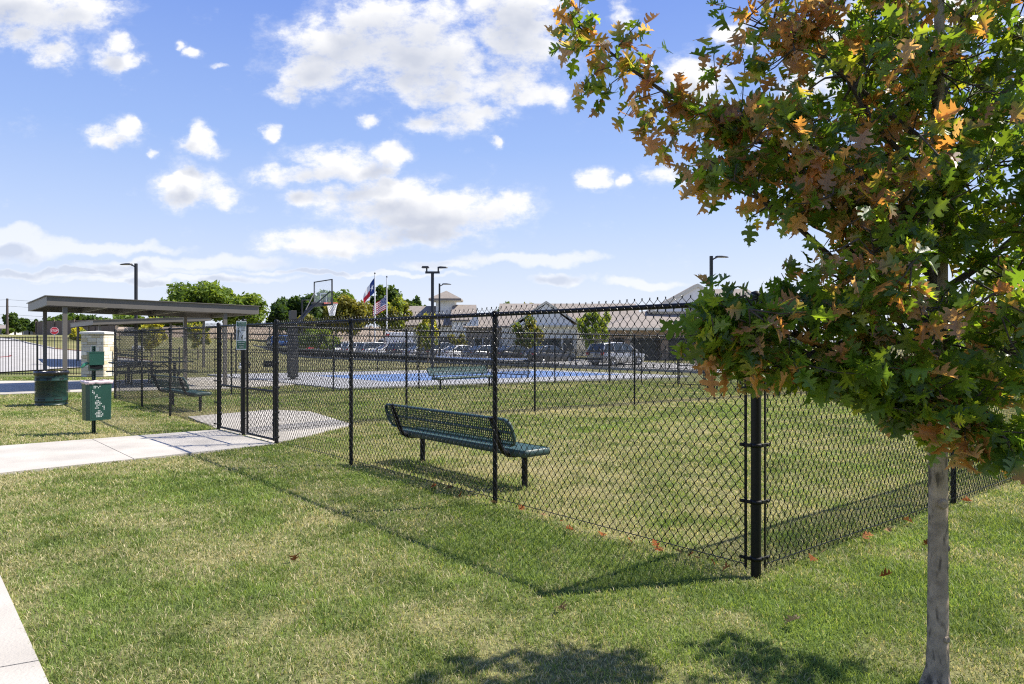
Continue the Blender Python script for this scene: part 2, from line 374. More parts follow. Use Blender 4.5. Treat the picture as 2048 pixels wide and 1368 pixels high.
NB = Vector((-.751, -.66)); NB2 = Vector((U2.x, U2.y))
def wA(X, Y): return (X + 4.46) * .77 + (Y - 11.68) * .635            # metres past the front fence
def sA(X, Y): return (X - CORNER.x) * -.66 + (Y - CORNER.y) * .751    # metres along it from the corner
def tan_field(X, Y):
    """0 green .. 1 straw coloured"""
    t = .35 + .80 * (fbm(X * .55, Y * .55, 3, 4) - .5) + .75 * (fbm(X * 2.3, Y * 2.3, 9, 3) - .5) + .5 * (fbm(X * 9, Y * 9, 21, 2) - .5)
    w = wA(X, Y); s = sA(X, Y)
    inside = (w > 0) & (s > 0)
    t = t + np.where(inside, .08, 0)
    t = t - .13 * np.exp(-((w + .45) / .55) ** 2) * (s > -.2)                  # lusher strip outside the front fence
    t = t + .12 * np.exp(-((w - .35) / .28) ** 2) * (s > 0)                    # worn strip just inside it
    bB = (X + 2.17) * -.635 + (Y - 14.4) * .77                                 # distance from the divider fence
    t = t + .42 * np.exp(-(bB / .55) ** 2) * inside
    t = t + .25 * np.exp(-(((X - .6) / 1.2) ** 2 + ((Y - 8.2) / 1.6) ** 2))     # bare ground under the bench
    r = (X - CORNER.x) * -.635 + (Y - CORNER.y) * .773                          # right fence
    t = t - .30 * np.exp(-((r + .9) / .9) ** 2) * (X > 1.4) * (r < 0)
    t = t + .30 * np.exp(-(((X - 2.25) / .45) ** 2 + ((Y - 3.35) / .35) ** 2))  # dry patch by the oak
    t = t + .25 * sstep(25, 50, Y)
    t = t + .2 * sstep(-3.5, -6.5, X) * (Y < 20) * (w < -.8)
    return np.clip(t, 0, 1)
def lawn_cols(X, Y, t):
    g1 = np.array([.060, .108, .026]); g2 = np.array([.105, .150, .040]); s1 = np.array([.30, .262, .125]); 
    k = fbm(X * 1.4, Y * 1.4, 40, 3)[..., None]; g = g1 * (1 - k) + g2 * k
    t = t[..., None]
    return g * (1 - t) + s1 * t

def build_ground():
    xs = np.concatenate([[-5000, -1500, -500, -220, -120, -80], np.arange(-60, -16, 1.5), np.arange(-16, 14, .16), np.arange(14, 60, 1.5), [70, 90, 130, 220, 500, 1500, 5000]])
    ys = np.concatenate([[-5000, -800, -150, -40, -15, -6, -2], np.arange(0, 30, .16), np.arange(30, 120, 1.5), [130, 150, 180, 230, 320, 500, 900, 2000, 6000]])
    X, Y = np.meshgrid(xs, ys); Z = ground(X, Y)
    near = (np.abs(X) < 18) & (Y < 30)
    Z = Z + np.where(near, .035 * (fbm(X * 1.1, Y * 1.1, 5, 3) - .5), 0) - .012
    pav = np.zeros(X.shape, bool)
    for p in (WALK, PAD, KERBWALK, SLAB, COURT, ROAD, PARK, DRIVE): pav |= in_poly(X, Y, p, -.14)
    Z = np.where(pav, ground(X, Y) - .05, Z)
    cols = lawn_cols(X, Y, tan_field(X, Y)) * .8
    ny, nx = X.shape
    i = np.arange((ny - 1) * (nx - 1)); r = i // (nx - 1); c = i % (nx - 1); a = r * nx + c
    f = np.stack([a, a + 1, a + nx + 1, a + nx], 1).ravel()
    m = attr_mat('turf_soil', .95, 0, .1, bump=.9, bscale=45)
    o = np_mesh('ground', np.stack([X, Y, Z], -1).reshape(-1, 3), f, np.full(len(i), 4), m, cols.reshape(-1, 3), smooth=True)
    tag(o, kind='structure')
    # scuffs of fine grain in the turf colour
    nt = m.node_tree; N = nt.nodes; L = nt.links; b = N['Principled BSDF']
    at_ = [n for n in N if n.type == 'ATTRIBUTE'][0]
    tc = N.new('ShaderNodeTexCoord'); no = N.new('ShaderNodeTexNoise'); no.inputs['Scale'].default_value = 38; no.inputs['Detail'].default_value = 8
    L.new(tc.outputs['Object'], no.inputs['Vector'])
    mr = N.new('ShaderNodeMapRange'); mr.inputs[1].default_value = .3; mr.inputs[2].default_value = .72; mr.inputs[3].default_value = .55; mr.inputs[4].default_value = 1.55; L.new(no.outputs['Fac'], mr.inputs[0])
    mul = N.new('ShaderNodeVectorMath'); mul.operation = 'SCALE'; L.new(at_.outputs['Color'], mul.inputs[0]); L.new(mr.outputs[0], mul.inputs['Scale']); L.new(mul.outputs[0], b.inputs['Base Color'])
build_ground()

def slab(name, poly, up, mat, down=.12):
    mb = MB(); mb.poly(poly, lambda x, y: gz(x, y) - down, lambda x, y: gz(x, y) + up)
    return tag(mb.build(name, mat), kind='structure')
def panels(name, a0, a1, b1, b0, cuts, up, mat):
    """a walk between edge a (a0-a1) and edge b (b0-b1), cast in panels with a 1 cm joint"""
    mb = MB()
    for k in range(len(cuts) - 1):
        L = (a1 - a0).length; g = .006 / L
        t0, t1 = cuts[k] + g, cuts[k + 1] - g
        mb.poly([a0.lerp(a1, t0), a0.lerp(a1, t1), b0.lerp(b1, t1), b0.lerp(b1, t0)], lambda x, y: gz(x, y) - .1, lambda x, y: gz(x, y) + up)
    return tag(mb.build(name, mat), kind='structure')
jt = (G(272, 921) - WALK[2]).length / (WALK[1] - WALK[2]).length
panels('concrete_path', WALK[2], WALK[1], WALK[0], WALK[3], [0, jt, jt * 1.95, jt * 2.9, 1], .012, CONC)
panels('concrete_walk', KERBWALK[0], KERBWALK[1], KERBWALK[2], KERBWALK[3], [0, .12, .345, .56, .78, 1], .016, CONC)
slab('concrete_pad', PAD, .011, CONC)
slab('shelter_slab', SLAB, .03, CONC)
slab('court_slab', COURT, .05, CONCS, .2)
mb = MB(); mb.poly(BLUE, lambda x, y: gz(x, y) + .05, lambda x, y: gz(x, y) + .054)
tag(mb.build('blue_court_surface', pm('blue_court_paint', (.12, .21, .43), .8, 0, .08, 2)), kind='structure')
def court_lines():
    mb = MB()
    def line(p, q, w=.06):
        d = (q - p).normalized(); n = Vector((-d.y, d.x)) * w / 2
        mb.poly([p - n, q - n, q + n, p + n], lambda x, y: gz(x, y) + .0545, lambda x, y: gz(x, y) + .0585)
    P = lambda a, b: BO + U2 * a + U1 * b
    for (a, b) in (((0, 0), (14.4, 0)), ((14.4, .06), (14.4, 6.8)), ((14.34, 6.8), (0, 6.8)), ((0, 6.74), (0, .06))): line(P(*a), P(*b), .08)
    line(P(5.1, .1), P(5.1, 6.7)); line(P(9.3, .1), P(9.3, 6.7)); line(P(.1, 3.4), P(5.06, 3.4)); line(P(9.34, 3.4), P(14.3, 3.4))
    tag(mb.build('court_lines', WHITE), kind='structure')
court_lines()
def draped(name, poly, up, mat, step=.22):
    """paving that follows the curved rise of the land"""
    xs = [p.x for p in poly]; ys = [p.y for p in poly]
    gx = np.arange(max(min(xs), -75), max(xs), step); gy = np.arange(min(ys), max(ys), step)
    X, Y = np.meshgrid(gx, gy); ny, nx = X.shape
    ins = in_poly(X + step / 2, Y + step / 2, poly)[:-1, :-1]
    r, c = np.nonzero(ins); a = r * nx + c
    f = np.stack([a, a + 1, a + nx + 1, a + nx], 1)
    used, inv = np.unique(f.ravel(), return_inverse=True)
    V = np.stack([X, Y, ground(X, Y) + up], -1).reshape(-1, 3)[used]
    return tag(np_mesh(name, V, inv, np.full(len(f), 4), mat, None, smooth=True), kind='structure')
draped('road', ROAD, .05, ASPH); slab('parking_lot', PARK, .02, ASPH); slab('driveway', DRIVE, .024, ASPH)
def kerb(name, pts, h=.13, w=.16, mat=None):
    mb = MB()
    for p, q in zip(pts[:-1], pts[1:]):
        L = (q - p).length; n = max(1, int(L / 3))
        for k in range(n):
            a = p.lerp(q, k / n); b = p.lerp(q, (k + 1) / n); d = (b - a).normalized(); nn = Vector((-d.y, d.x)) * w / 2
            mb.poly([a - nn, b - nn, b + nn, a + nn], lambda x, y: gz(x, y) - .05, lambda x, y: gz(x, y) + h)
    return tag(mb.build(name, mat or ASPH), kind='structure')
kerb('road_kerb', [ROAD[6], ROAD[7], ROAD[8], ROAD[9]])
RED = pm('red_fire_lane_paint', (.20, .045, .05), .85, 0, .3, 3)
kerb('red_kerb', [ROAD[3], ROAD[4], ROAD[5], ROAD[6]], .10, .14, RED)
kerb('red_median_kerb', [G(-60, 721), G(18, 714.5), G(22, 712.5)], .08, .14, RED)
kerb('parking_kerb', [PARK[0], PARK[3]], .14)

# ------------------------------------------------------------------ grass blades
def build_grass():
    n = 1350000
    u = nprng.random(n)
    # density falls off with distance
    y0, y1, k = 2.3, 31.0, .42
    Y = (y0 ** k + u * (y1 ** k - y0 ** k)) ** (1 / k)
    X = (nprng.random(n) * 2 - 1) * (.80 * Y + 1.5)
    ok = np.ones(n, bool)
    for p in (WALK, PAD, SLAB, COURT, ROAD): ok &= ~in_poly(X, Y, p, -.01)
    ok &= ~in_poly(X, Y, KERBWALK, -.01)
    X, Y = X[ok], Y[ok]
    t = tan_field(X, Y)
    # tufts: thin out worn spots, clump the rest
    dens = .35 + .65 * (1 - t) + .5 * (fbm(X * 7, Y * 7, 33, 2) - .5)
    ok = nprng.random(len(X)) < dens; X, Y, t = X[ok], Y[ok], t[ok]; n = len(X)
    Z = ground(X, Y) - .012 + np.where(Y < 30, .035 * (fbm(X * 1.1, Y * 1.1, 5, 3) - .5), 0) - .004
    far = np.clip((Y / 3.6), 1, None)
    h = (.013 + .019 * nprng.random(n)) * (.75 + .7 * (1 - t)) * (.8 + .5 * fbm(X * 1.7, Y * 1.7, 60, 2)) * far ** .18
    w = (.0015 + .0012 * nprng.random(n)) * far ** .8
    a = nprng.random(n) * 2 * PI; lean = (.25 + .95 * nprng.random(n)); la = nprng.random(n) * 2 * PI
    dx, dy = np.cos(a) * w, np.sin(a) * w
    lx, ly = np.cos(la) * lean * h, np.sin(la) * lean * h
    v = np.empty((n, 5, 3), np.float32)
    v[:, 0] = np.stack([X - dx, Y - dy, Z], 1); v[:, 1] = np.stack([X + dx, Y + dy, Z], 1)
    mx, my, mz = X + lx * .38, Y + ly * .38, Z + h * .62
    v[:, 2] = np.stack([mx + dx * .8, my + dy * .8, mz], 1); v[:, 3] = np.stack([mx - dx * .8, my - dy * .8, mz], 1)
    v[:, 4] = np.stack([X + lx, Y + ly, Z + h * (1 - .25 * lean ** 2 * .5)], 1)
    base = np.arange(n)[:, None] * 5
    f = np.concatenate([base + np.array([0, 1, 2, 3]), base + np.array([3, 2, 4])], 1).ravel()
    lt = np.tile([4, 3], n)
    straw = nprng.random(n) < np.clip(t * 1.1 - .12, .03, .9)
    kk = nprng.random(n)[:, None]; g = np.array([.105, .172, .030]) * (1 - kk) + np.array([.28, .355, .092]) * kk
    big = (.45 * fbm(X * .9, Y * .9, 77, 3) + .55 * fbm(X * 4.5, Y * 4.5, 78, 3))[:, None]; g = g * np.clip(.30 + 1.35 * big, .45, 1.4)
    g = g * (1 - .35 * t[:, None]) + np.array([.17, .185, .07]) * .35 * t[:, None]
    k2 = nprng.random(n)[:, None]; s = np.array([.36, .315, .16]) * (1 - k2) + np.array([.60, .54, .34]) * k2
    col = np.where(straw[:, None], s, g)
    cols = np.repeat(col, 5, 0)
    o = np_mesh('lawn_grass', v.reshape(-1, 3), f, lt, attr_mat('grass_blade', .6, .38, .3, (1.5, 1.45, .8)), cols)
    tag(o, 'short mown lawn, green mixed with straw coloured blades', 'grass', kind='stuff')
build_grass()
# ------------------------------------------------------------------ chain link fences
FH = 1.83
def wire_mesh(name, L, zf, mat, parent, y=-.03, x0=0, top=FH + .058, bot=.035, fine=True, r=.0026, pitch=.0365, spikes=True, dz=.0462):
    """woven diamonds: every picket is a zig-zag wire hooked round its neighbours. zf(x) = ground height."""
    n = int(L / pitch); J = int(round((top - bot) / dz))
    pitch = L / n
    k = np.arange(n)[:, None]; j = np.arange(J + 1)[None, :]
    ph = (j + k) % 2
    col = k + ph
    xx = x0 + col * pitch
    zz = bot + (top - bot) * j / J
    yy = y + np.where(ph == 0, .0028, -.0028)
    if fine:
        e = .007
        X = np.stack([xx, xx], -1); X[..., 0] += 0; Z = np.stack([zz - e + 0 * xx, zz + np.where(j == J, .004, e) + 0 * xx], -1); Yv = np.stack([yy, yy], -1)
        X = X.reshape(n, -1); Z = Z.reshape(n, -1); Yv = Yv.reshape(n, -1)
        if spikes:   # twisted ends standing above the top rail
            last = X[:, -1:]; X = np.concatenate([X, last + nprng.normal(0, .004, (n, 1))], 1); Z = np.concatenate([Z, Z[:, -1:] + .006], 1); Yv = np.concatenate([Yv, Yv[:, -1:]], 1)
    else:
        X, Z, Yv = xx, zz + 0 * xx, yy
    X = X + nprng.normal(0, .0012, X.shape)
    Z = Z + zf(X) + .004 * np.sin(X * 3.1)
    Yv = Yv + .006 * np.sin(X * 2.3 + 1) * np.sin(Z * 2)
    m = X.shape[1]
    if fine: offs = np.array([(1.45, 0), (0, 1), (-1.45, 0), (0, -1)]) * r
    else: offs = np.array([(1.4, .6), (-1.4, .6), (0, -1.1)]) * r
    s = len(offs)
    V = np.empty((n, m, s, 3), np.float32)
    V[..., 0] = X[..., None] + offs[:, 0]; V[..., 1] = Yv[..., None] + offs[:, 1]; V[..., 2] = Z[..., None]
    ki, ji, si = np.meshgrid(np.arange(n), np.arange(m - 1), np.arange(s), indexing='ij')
    b = (ki * m + ji) * s; a0 = b + si; a1 = b + (si + 1) % s
    f = np.stack([a0, a1, a1 + s, a0 + s], -1).ravel()
    return np_mesh(name, V.reshape(-1, 3), f, np.full(len(f) // 4, 4), mat, None, parent, smooth=True)

def post(mb, x, zg, h, r, cap=True):
    mb.tube([(x, 0, zg - .25), (x, 0, zg + h)], r, 14)
    if cap: mb.lathe([(r * 1.12, zg + h - .03), (r * 1.15, zg + h), (r * .95, zg + h + .018), (.001, zg + h + .028)], 14, (x, 0, 0))

def fence_run(p, q, posts, label, name='chain_link_fence', fine=True, ends=(True, True), heavy=(0, 0), side=-1, inset=(.09, .09), r=.0026, group=None, cat='fence', rail=.02, lr=.024):
    """posts: distances along the run that carry a line post; heavy = radius of the terminal posts (0: none)"""
    d = (q - p); L = d.length; rz = math.atan2(d.y, d.x); dn = d / L
    z0 = gz(p.x, p.y)
    root = thing(name, label, cat, (p.x, p.y, z0), rz, group)
    zs = lambda x: gz(p.x + dn.x * x, p.y + dn.y * x) - z0
    def zf(X):
        X = np.asarray(X, float); return ground(p.x + dn.x * X, p.y + dn.y * X) - z0
    for t in posts:
        mb = MB(); post(mb, t, zs(t), FH - .02, lr, False)
        mb.lathe([(lr * 1.15, zs(t) + FH - .09), (lr * 1.2, zs(t) + FH - .05), (lr * 1.0, zs(t) + FH - .03)], 12, (t, 0, 0))   # loop cap
        mb.tube([(t, -rail * 1.4, zs(t) + FH - .03), (t, -rail * 1.4, zs(t) + FH + .02), (t, 0, zs(t) + FH + rail + .008), (t, rail * 1.4, zs(t) + FH + .02), (t, rail * 1.4, zs(t) + FH - .03)], .012, 8)
        mb.build('line_post', BLACK, root)
    for t, hr in ((0, heavy[0]), (L, heavy[1])):
        if not hr: continue
        mb = MB(); post(mb, t, zs(t), FH + .05, hr); mb.build('terminal_post', BLACK, root)
    a, b = inset[0] if heavy[0] or ends[0] else 0, inset[1] if heavy[1] or ends[1] else 0
    mb = MB(); n = max(2, int(L / 1.5))
    mb.tube([(L * i / n, 0, zs(L * i / n) + FH) for i in range(n + 1)], rail, 12); mb.build('top_rail', BLACK, root)
    yo = side * (rail + .008)
    wire_mesh('chain_link', L - a - b, zf, BLACKW, root, yo, a, fine=fine, r=r)
    mb = MB(); mb.tube([(a + (L - a - b) * i / n, yo * .6, zs(a + (L - a - b) * i / n) + .06) for i in range(n + 1)], .0035, 5); mb.build('bottom_wire', BLACKW, root)
    for t, on, hr, sg in ((a, ends[0], heavy[0] or .034, -1), (L - b, ends[1], heavy[1] or .034, 1)):
        if not on: continue
        mb = MB(); mb.box((t, yo, zs(t) + FH / 2 + .02), (.018, .007, FH - .04), bev=.002); mb.build('tension_bar', BLACK, root)
        for zb in (.11, .49, .87, 1.25, 1.63):
            mb = MB(); x1 = t + sg * inset[0]
            z = zs(t) + zb
            M = Matrix.Rotation(0, 3, 'Z')
            mb.lathe([(hr + .001, z - .013), (hr + .005, z - .013), (hr + .005, z + .013), (hr + .001, z + .013)], 14, (x1, 0, 0))
            xm = (x1 + t - sg * .03) / 2; lw = abs(x1 - (t - sg * .03)) - hr
            mb.box((t - sg * .01 + sg * lw * .22, yo - .008 * (1 if yo > 0 else -1) * -1, z), (lw + .03, .006, .024), bev=.002)
            mb.lathe([(.001, -.004), (.009, -.004), (.009, .004), (.001, .006)], 8, (t - sg * .012, yo + math.copysign(.012, yo), z), Matrix.Rotation(math.copysign(PI / 2, -yo), 3, 'X'))
            mb.build('tension_band', BLACK, root)
    return root
def along(p, q, pt): return (pt - p).dot((q - p).normalized())

# the front fence, right of the gates (corner to gate) and left of them
p, q = CORNER, GATE_R
fence_run(p, q, [along(p, q, G(1003, 1005)), along(p, q, G(725, 926))], 'black chain link fence behind the nearest green bench, from thick corner post to gates', heavy=(.034, .031), side=1, r=.0028, inset=(.06, .09))
p, q = GATE_L, END
fence_run(p, q, [along(p, q, G(348, 831)), along(p, q, G(280, 815))], 'black chain link fence left of the gates, beside the green dog waste station', heavy=(.031, .031), side=1, r=.0024)
# right fence, running off past the oak
RP = Vector((4.37, 6.93)); rdir = (RP - CORNER).normalized(); rl = (RP - CORNER).length
p, q = CORNER, CORNER + rdir * (rl * 3.0)
fence_run(p, q, [rl, rl * 2], 'black chain link fence passing behind the oak trunk to the right', heavy=(0, .034), side=-1, inset=(.066, .075), r=.0028)
# divider between the two dog runs
BQ = Vector((11.36, 24.7)); B0 = Vector((-2.17, 14.4))
dB = (BQ - B0).normalized(); sB = (BQ - B0).length / 5
fence_run(MIDP, B0, [], 'black chain link fence section just inside the gates, dividing the dog park', heavy=(0, 0), ends=(False, False), side=-1, r=.0028)
fence_run(B0, BQ + dB * sB * 2, [sB * k for k in range(0, 7)], 'long black chain link fence across the middle of the dog park', heavy=(0, .031), ends=(False, True), side=-1, r=.0030)
# far fence of the second run and its end with the far gate
C0 = Vector((-8.62, 21.2)); C1 = Vector((4.29, 30.8)); dC = (C1 - C0).normalized(); sC = (C1 - C0).length / 5
fence_run(END, C1, [along(END, C1, C0) + sC * k for k in range(0, 5)], 'far black chain link fence between the lawn and the blue court', heavy=(0, .031), ends=(True, True), fine=False, side=-1, r=.0032, inset=(.09, .09))
eD = -U1
E1 = C1 + eD * 3.6; E2 = C1 + eD * 4.85; E3 = C1 + eD * 9.0
fence_run(C1, E1, [1.75], 'short black chain link fence end left of the far gate', heavy=(0, .031), ends=(True, True), fine=False, side=-1, r=.0032)
fence_run(E2, E3, [1.4, 2.8], 'short black chain link fence end right of the far gate', heavy=(.031, 0), ends=(True, False), fine=False, side=-1, r=.0032)

def gate(p, q, label, hinge_left=True, fine=True, name='chain_link_gate'):
    d = q - p; L = d.length; z0 = gz(p.x, p.y)
    root = thing(name, label, 'gate', (p.x, p.y, z0), math.atan2(d.y, d.x), 'gates of the dog park')
    r = .019; zb, zt = .05, FH + .02; zm = .80
    for x in (0, L):
        mb = MB(); mb.tube([(x, 0, zb - .01), (x, 0, zt)], r, 10); mb.build('stile', BLACK, root)
    for z, nm in ((zb + .01, 'bottom_rail'), (zm, 'middle_rail'), (zt - .01, 'top_rail')):
        mb = MB(); mb.tube([(0, 0, z), (L, 0, z)], r * .95, 10, False); mb.build(nm, BLACK, root)
    wire_mesh('chain_link', L - .06, lambda X: 0 * X, BLACKW, root, .0, .03, top=zt - .005, bot=zb + .02, fine=fine, r=.003, spikes=False)
    xh = 0 if hinge_left else L; sg = -1 if hinge_left else 1
    for z in (.3, 1.55):
        mb = MB(); mb.lathe([(.021, z - .03), (.026, z - .03), (.026, z + .03), (.021, z + .03)], 10, (xh, 0, 0)); mb.tube([(xh, 0, z - .04), (xh + sg * .05, 0, z - .04), (xh + sg * .05, 0, z + .03)], .009, 6)
        mb.build('hinge', BLACK, root)
    xl = L if hinge_left else 0
    mb = MB(); mb.tube([(xl - .02, -.03, 1.22), (xl + .07 * (-sg if 0 else 1) * (1 if hinge_left else -1), -.03, 1.24), (xl + (.09 if hinge_left else -.09), -.03, 1.20)], .011, 6)
    mb.tube([(xl, -.03, 1.20), (xl, -.045, 1.12)], .012, 6); mb.build('fork_latch', BLACK, root)
    return root
dg = (GATE_L - GATE_R).normalized()
mid_r = MIDP - dg * .15; mid_l = MIDP + dg * .075
gate(GATE_R + dg * .085, mid_r, 'black chain link gate right of the sign, next to the pole with the padlock', True)
gate(mid_l, GATE_L - dg * .085, 'black chain link gate left of the sign, by the dog waste station', False)
gate(E1 + eD * .08, E2 - eD * .08, 'distant black gate in the end fence beyond the dog park lawn', True, False)
# the pole between the gates, its sign and padlock
z0 = gz(MIDP.x, MIDP.y)
root = thing('gate_post', 'thick black post between the two front gates, under the dog sign', 'post', (MIDP.x, MIDP.y, z0), A1)
mb = MB(); post(mb, 0, 0, FH + .09, .032); mb.build('pipe', BLACK, root)
for zz in (.3, .8, 1.3, 1.62):
    mb = MB(); mb.lathe([(.032, zz - .012), (.037, zz - .012), (.037, zz + .012), (.032, zz + .012)], 14); mb.box((-.045, 0, zz), (.05, .008, .022), bev=.002); mb.build('clamp', BLACK, root)
lk = thing('padlock', 'small silver padlock hanging on the post between the gates', 'padlock', (MIDP.x - .5 * .075, MIDP.y - .86 * .075, z0 + 1.14), A1 + PI)
mb = MB(); mb.box((0, 0, 0), (.055, .028, .05), bev=.006); mb.build('lock_body', GALV, lk)
mb = MB(); mb.tube([(-.018, 0, .02), (-.018, 0, .055), (-.011, 0, .07), (0, 0, .076), (.011, 0, .07), (.018, 0, .055), (.018, 0, .02)], .0055, 8); mb.build('shackle', pm('bright_steel', (.6, .6, .62), .2, 1), lk)

def pet_sign():
    """the notice on the gate post"""
    zc = hz(671, 11.55); w, h = .155, .475
    face = math.atan2(-MIDP.y, -MIDP.x)
    nrm = Vector((.32, -.947)).normalized()
    P = Vector((MIDP.x - .035, MIDP.y)) + nrm * .062
    s = thing('dog_park_sign', 'white and green notice with dog walker pictogram on the gate post', 'sign', (P.x, P.y, zc), math.atan2(nrm.y, nrm.x) + PI / 2)
    M1 = pm('sign_white', (.66, .68, .67), .4, 0, .03); M2 = pm('sign_green', (.03, .115, .07), .4, 0, .05); M3 = pm('sign_ink', (.05, .06, .055), .5, 0, .05)
    mb = MB(); mb.box((0, 0, 0), (w, .004, h), bev=.0015); mb.build('plate', M1, s)
    y = -.0032
    mb = MB(); mb.box((0, y, .19), (w - .016, .002, .078)); mb.build('header_band', M2, s)
    mb = MB(); mb.box((0, y, -.155), (w - .014, .002, .128)); mb.build('footer_band', M2, s)
    yt = y - .004
    for tx, sz, zz, m, x in (('PET WASTE', .023, .206, M1, 0), ('TRANSMITS DISEASE', .0125, .172, M1, 0), ('LEASH AND CLEAN', .0165, .138, M3, .002), ('UP AFTER', .0175, .108, M3, .03), ('YOUR PET', .0175, .082, M3, .03),
                             ('PLEASE KEEP', .0225, -.115, M1, 0), ('THIS AREA', .0225, -.153, M1, 0), ('CLEAN', .0245, -.191, M1, 0)):
        lettering(tx, sz, m, s, (x, yt + .002, zz), sx=.86)
    mb = MB()  # walker
    mb.lathe([(.001, -.001), (.010, -.001), (.010, .001), (.001, .001)], 12, (-.048, y - .001, .112), Matrix.Rotation(PI / 2, 3, 'X'))
    for poly in ([(-.060, .096), (-.036, .096), (-.034, .05), (-.038, .02), (-.058, .02), (-.062, .05)], [(-.058, .021), (-.048, .021), (-.052, -.076), (-.064, -.076)], [(-.047, .021), (-.038, .021), (-.030, -.074), (-.041, -.076)], [(-.040, .093), (-.034, .093), (-.014, .052), (-.019, .048)]):
        n = len(poly); mb.add([(a, y - .0025, b) for a, b in poly] + [(a, y + .001, b) for a, b in poly], [tuple(range(n)), tuple(range(2 * n - 1, n - 1, -1))] + [(i, (i + 1) % n, n + (i + 1) % n, n + i) for i in range(n)])
    mb.build('walker_pictogram', M3, s)
    mb = MB()  # dog
    for poly in ([(-.008, -.02), (.02, -.015), (.022, -.044), (-.008, -.044)], [(-.008, -.04), (-.001, -.04), (-.002, -.08), (-.009, -.08)], [(.014, -.04), (.021, -.04), (.021, -.08), (.014, -.08)], [(.010, -.018), (.018, -.02), (.031, .004), (.019, .014), (.012, .004)], [(-.008, -.02), (-.003, -.018), (-.012, .002), (-.016, 0)], [(-.018, .05), (-.016, .05), (.014, .004), (.012, .002)]):
        n = len(poly); mb.add([(a, y - .0025, b) for a, b in poly] + [(a, y + .001, b) for a, b in poly], [tuple(range(n)), tuple(range(2 * n - 1, n - 1, -1))] + [(i, (i + 1) % n, n + (i + 1) % n, n + i) for i in range(n)])
    mb.build('dog_pictogram', M3, s)
pet_sign()

# ------------------------------------------------------------------ black iron picket fences
def iron_fence(p, q, h, label, spacing=.115, bay=2.4, gap=.0, lowrail=.12, ends=(True, True)):
    d = q - p; L = d.length; dn = d / L; z0 = gz(p.x, p.y)
    root = thing('iron_fence', label, 'fence', (p.x, p.y, z0), math.atan2(d.y, d.x), 'iron picket fences')
    zs = lambda x: gz(p.x + dn.x * x, p.y + dn.y * x) - z0
    nb = max(1, round(L / bay)); bw = L / nb
    for k in range(nb + 1):
        if (k == 0 and not ends[0]) or (k == nb and not ends[1]): continue
        x = k * bw; mb = MB(); mb.box((x, 0, zs(x) + h / 2 + .02), (.062, .062, h + .10)); mb.lathe([(.045, zs(x) + h + .07), (.03, zs(x) + h + .085), (.02, zs(x) + h + .10), (.001, zs(x) + h + .125)], 8, (x, 0, 0)); mb.build('fence_post', IRON, root)
    for k in range(nb):
        mb = MB(); x0, x1 = k * bw + .033, (k + 1) * bw - .033; n = int((x1 - x0) / spacing)
        for z in (lowrail, h - .16, h - .02):
            mb.box(((x0 + x1) / 2, 0, (zs(x0) + zs(x1)) / 2 + z), (x1 - x0, .03, .034))
        for i in range(1, n + 1):
            x = x0 + (x1 - x0) * i / (n + 1); mb.box((x, 0, zs(x) + (lowrail + h) / 2 - .02), (.019, .019, h - lowrail + .10))
        mb.build('picket_panel', IRON, root)
    return root
COL = Vector((hx(197, 32.2), 32.2))
iron_fence(Vector((-19.5, 32.6)), Vector((-19.5, 32.6)) - Vector((.97, .24)).normalized() * 9.2, 1.78, 'tall black iron picket fence left of the stone pier', ends=(False, True))
IF1 = Vector((4.65, 51.4))
IF0 = Vector((-18.35, 32.5))
iron_fence(IF0, IF1, 1.25, 'low black iron picket fence between the stone pier and the parked cars', bay=2.6)
iron_fence(IF1, IF1 - U1 * 16, 1.25, 'low black iron picket fence in front of the silver car and driveway', bay=2.6, ends=(False, True))

def stone_pier():
    z0 = gz(COL.x, COL.y); root = thing('stone_pier', 'square cream limestone gate pier with flat cap', 'pillar', (COL.x, COL.y, z0), .05)
    mb = MB(); W = .98; Hh = 1.93; z = 0; rr = random.Random(4)
    core = MB(); core.box((0, 0, Hh / 2), (W - .05, W - .05, Hh)); core.build('mortar_core', pm('mortar', (.42, .40, .36), .9), root)
    while z < Hh - .05:
        ch = min(rr.choice((.11, .15, .19)), Hh - z)
        for f in range(4):
            M = Matrix.Rotation(f * PI / 2, 3, 'Z'); x = -W / 2
            while x < W / 2 - .02:
                bw = min(rr.uniform(.18, .42), W / 2 - x)
                if W / 2 - x - bw < .1: bw = W / 2 - x
                t = rr.random(); base = (.60, .555, .45) if t < .5 else ((.50, .43, .28) if t < .72 else (.66, .63, .55))
                k = rr.uniform(.85, 1.1); mb.col = tuple(c * k for c in base)
                mb.box(M @ Vector((x + bw / 2, -W / 2 + .02 - rr.uniform(0, .012), z + ch / 2)), (bw - .012, .07, ch - .012), bev=.008, M=M)
                x += bw
        z += ch
    mb.build('ashlar', attr_mat('limestone', .9, 0, .2, bump=.8, bscale=22), root)
    mb = MB(); mb.box((0, 0, Hh + .055), (W + .13, W + .13, .11), bev=.02); mb.add([(-.52, -.52, Hh + .11), (.52, -.52, Hh + .11), (.52, .52, Hh + .11), (-.52, .52, Hh + .11), (0, 0, Hh + .16)], [(0, 1, 4), (1, 2, 4), (2, 3, 4), (3, 0, 4)])
    mb.build('cap_stone', pm('cap_limestone', (.60, .575, .53), .85, 0, .1, 4, .2), root)
stone_pier()
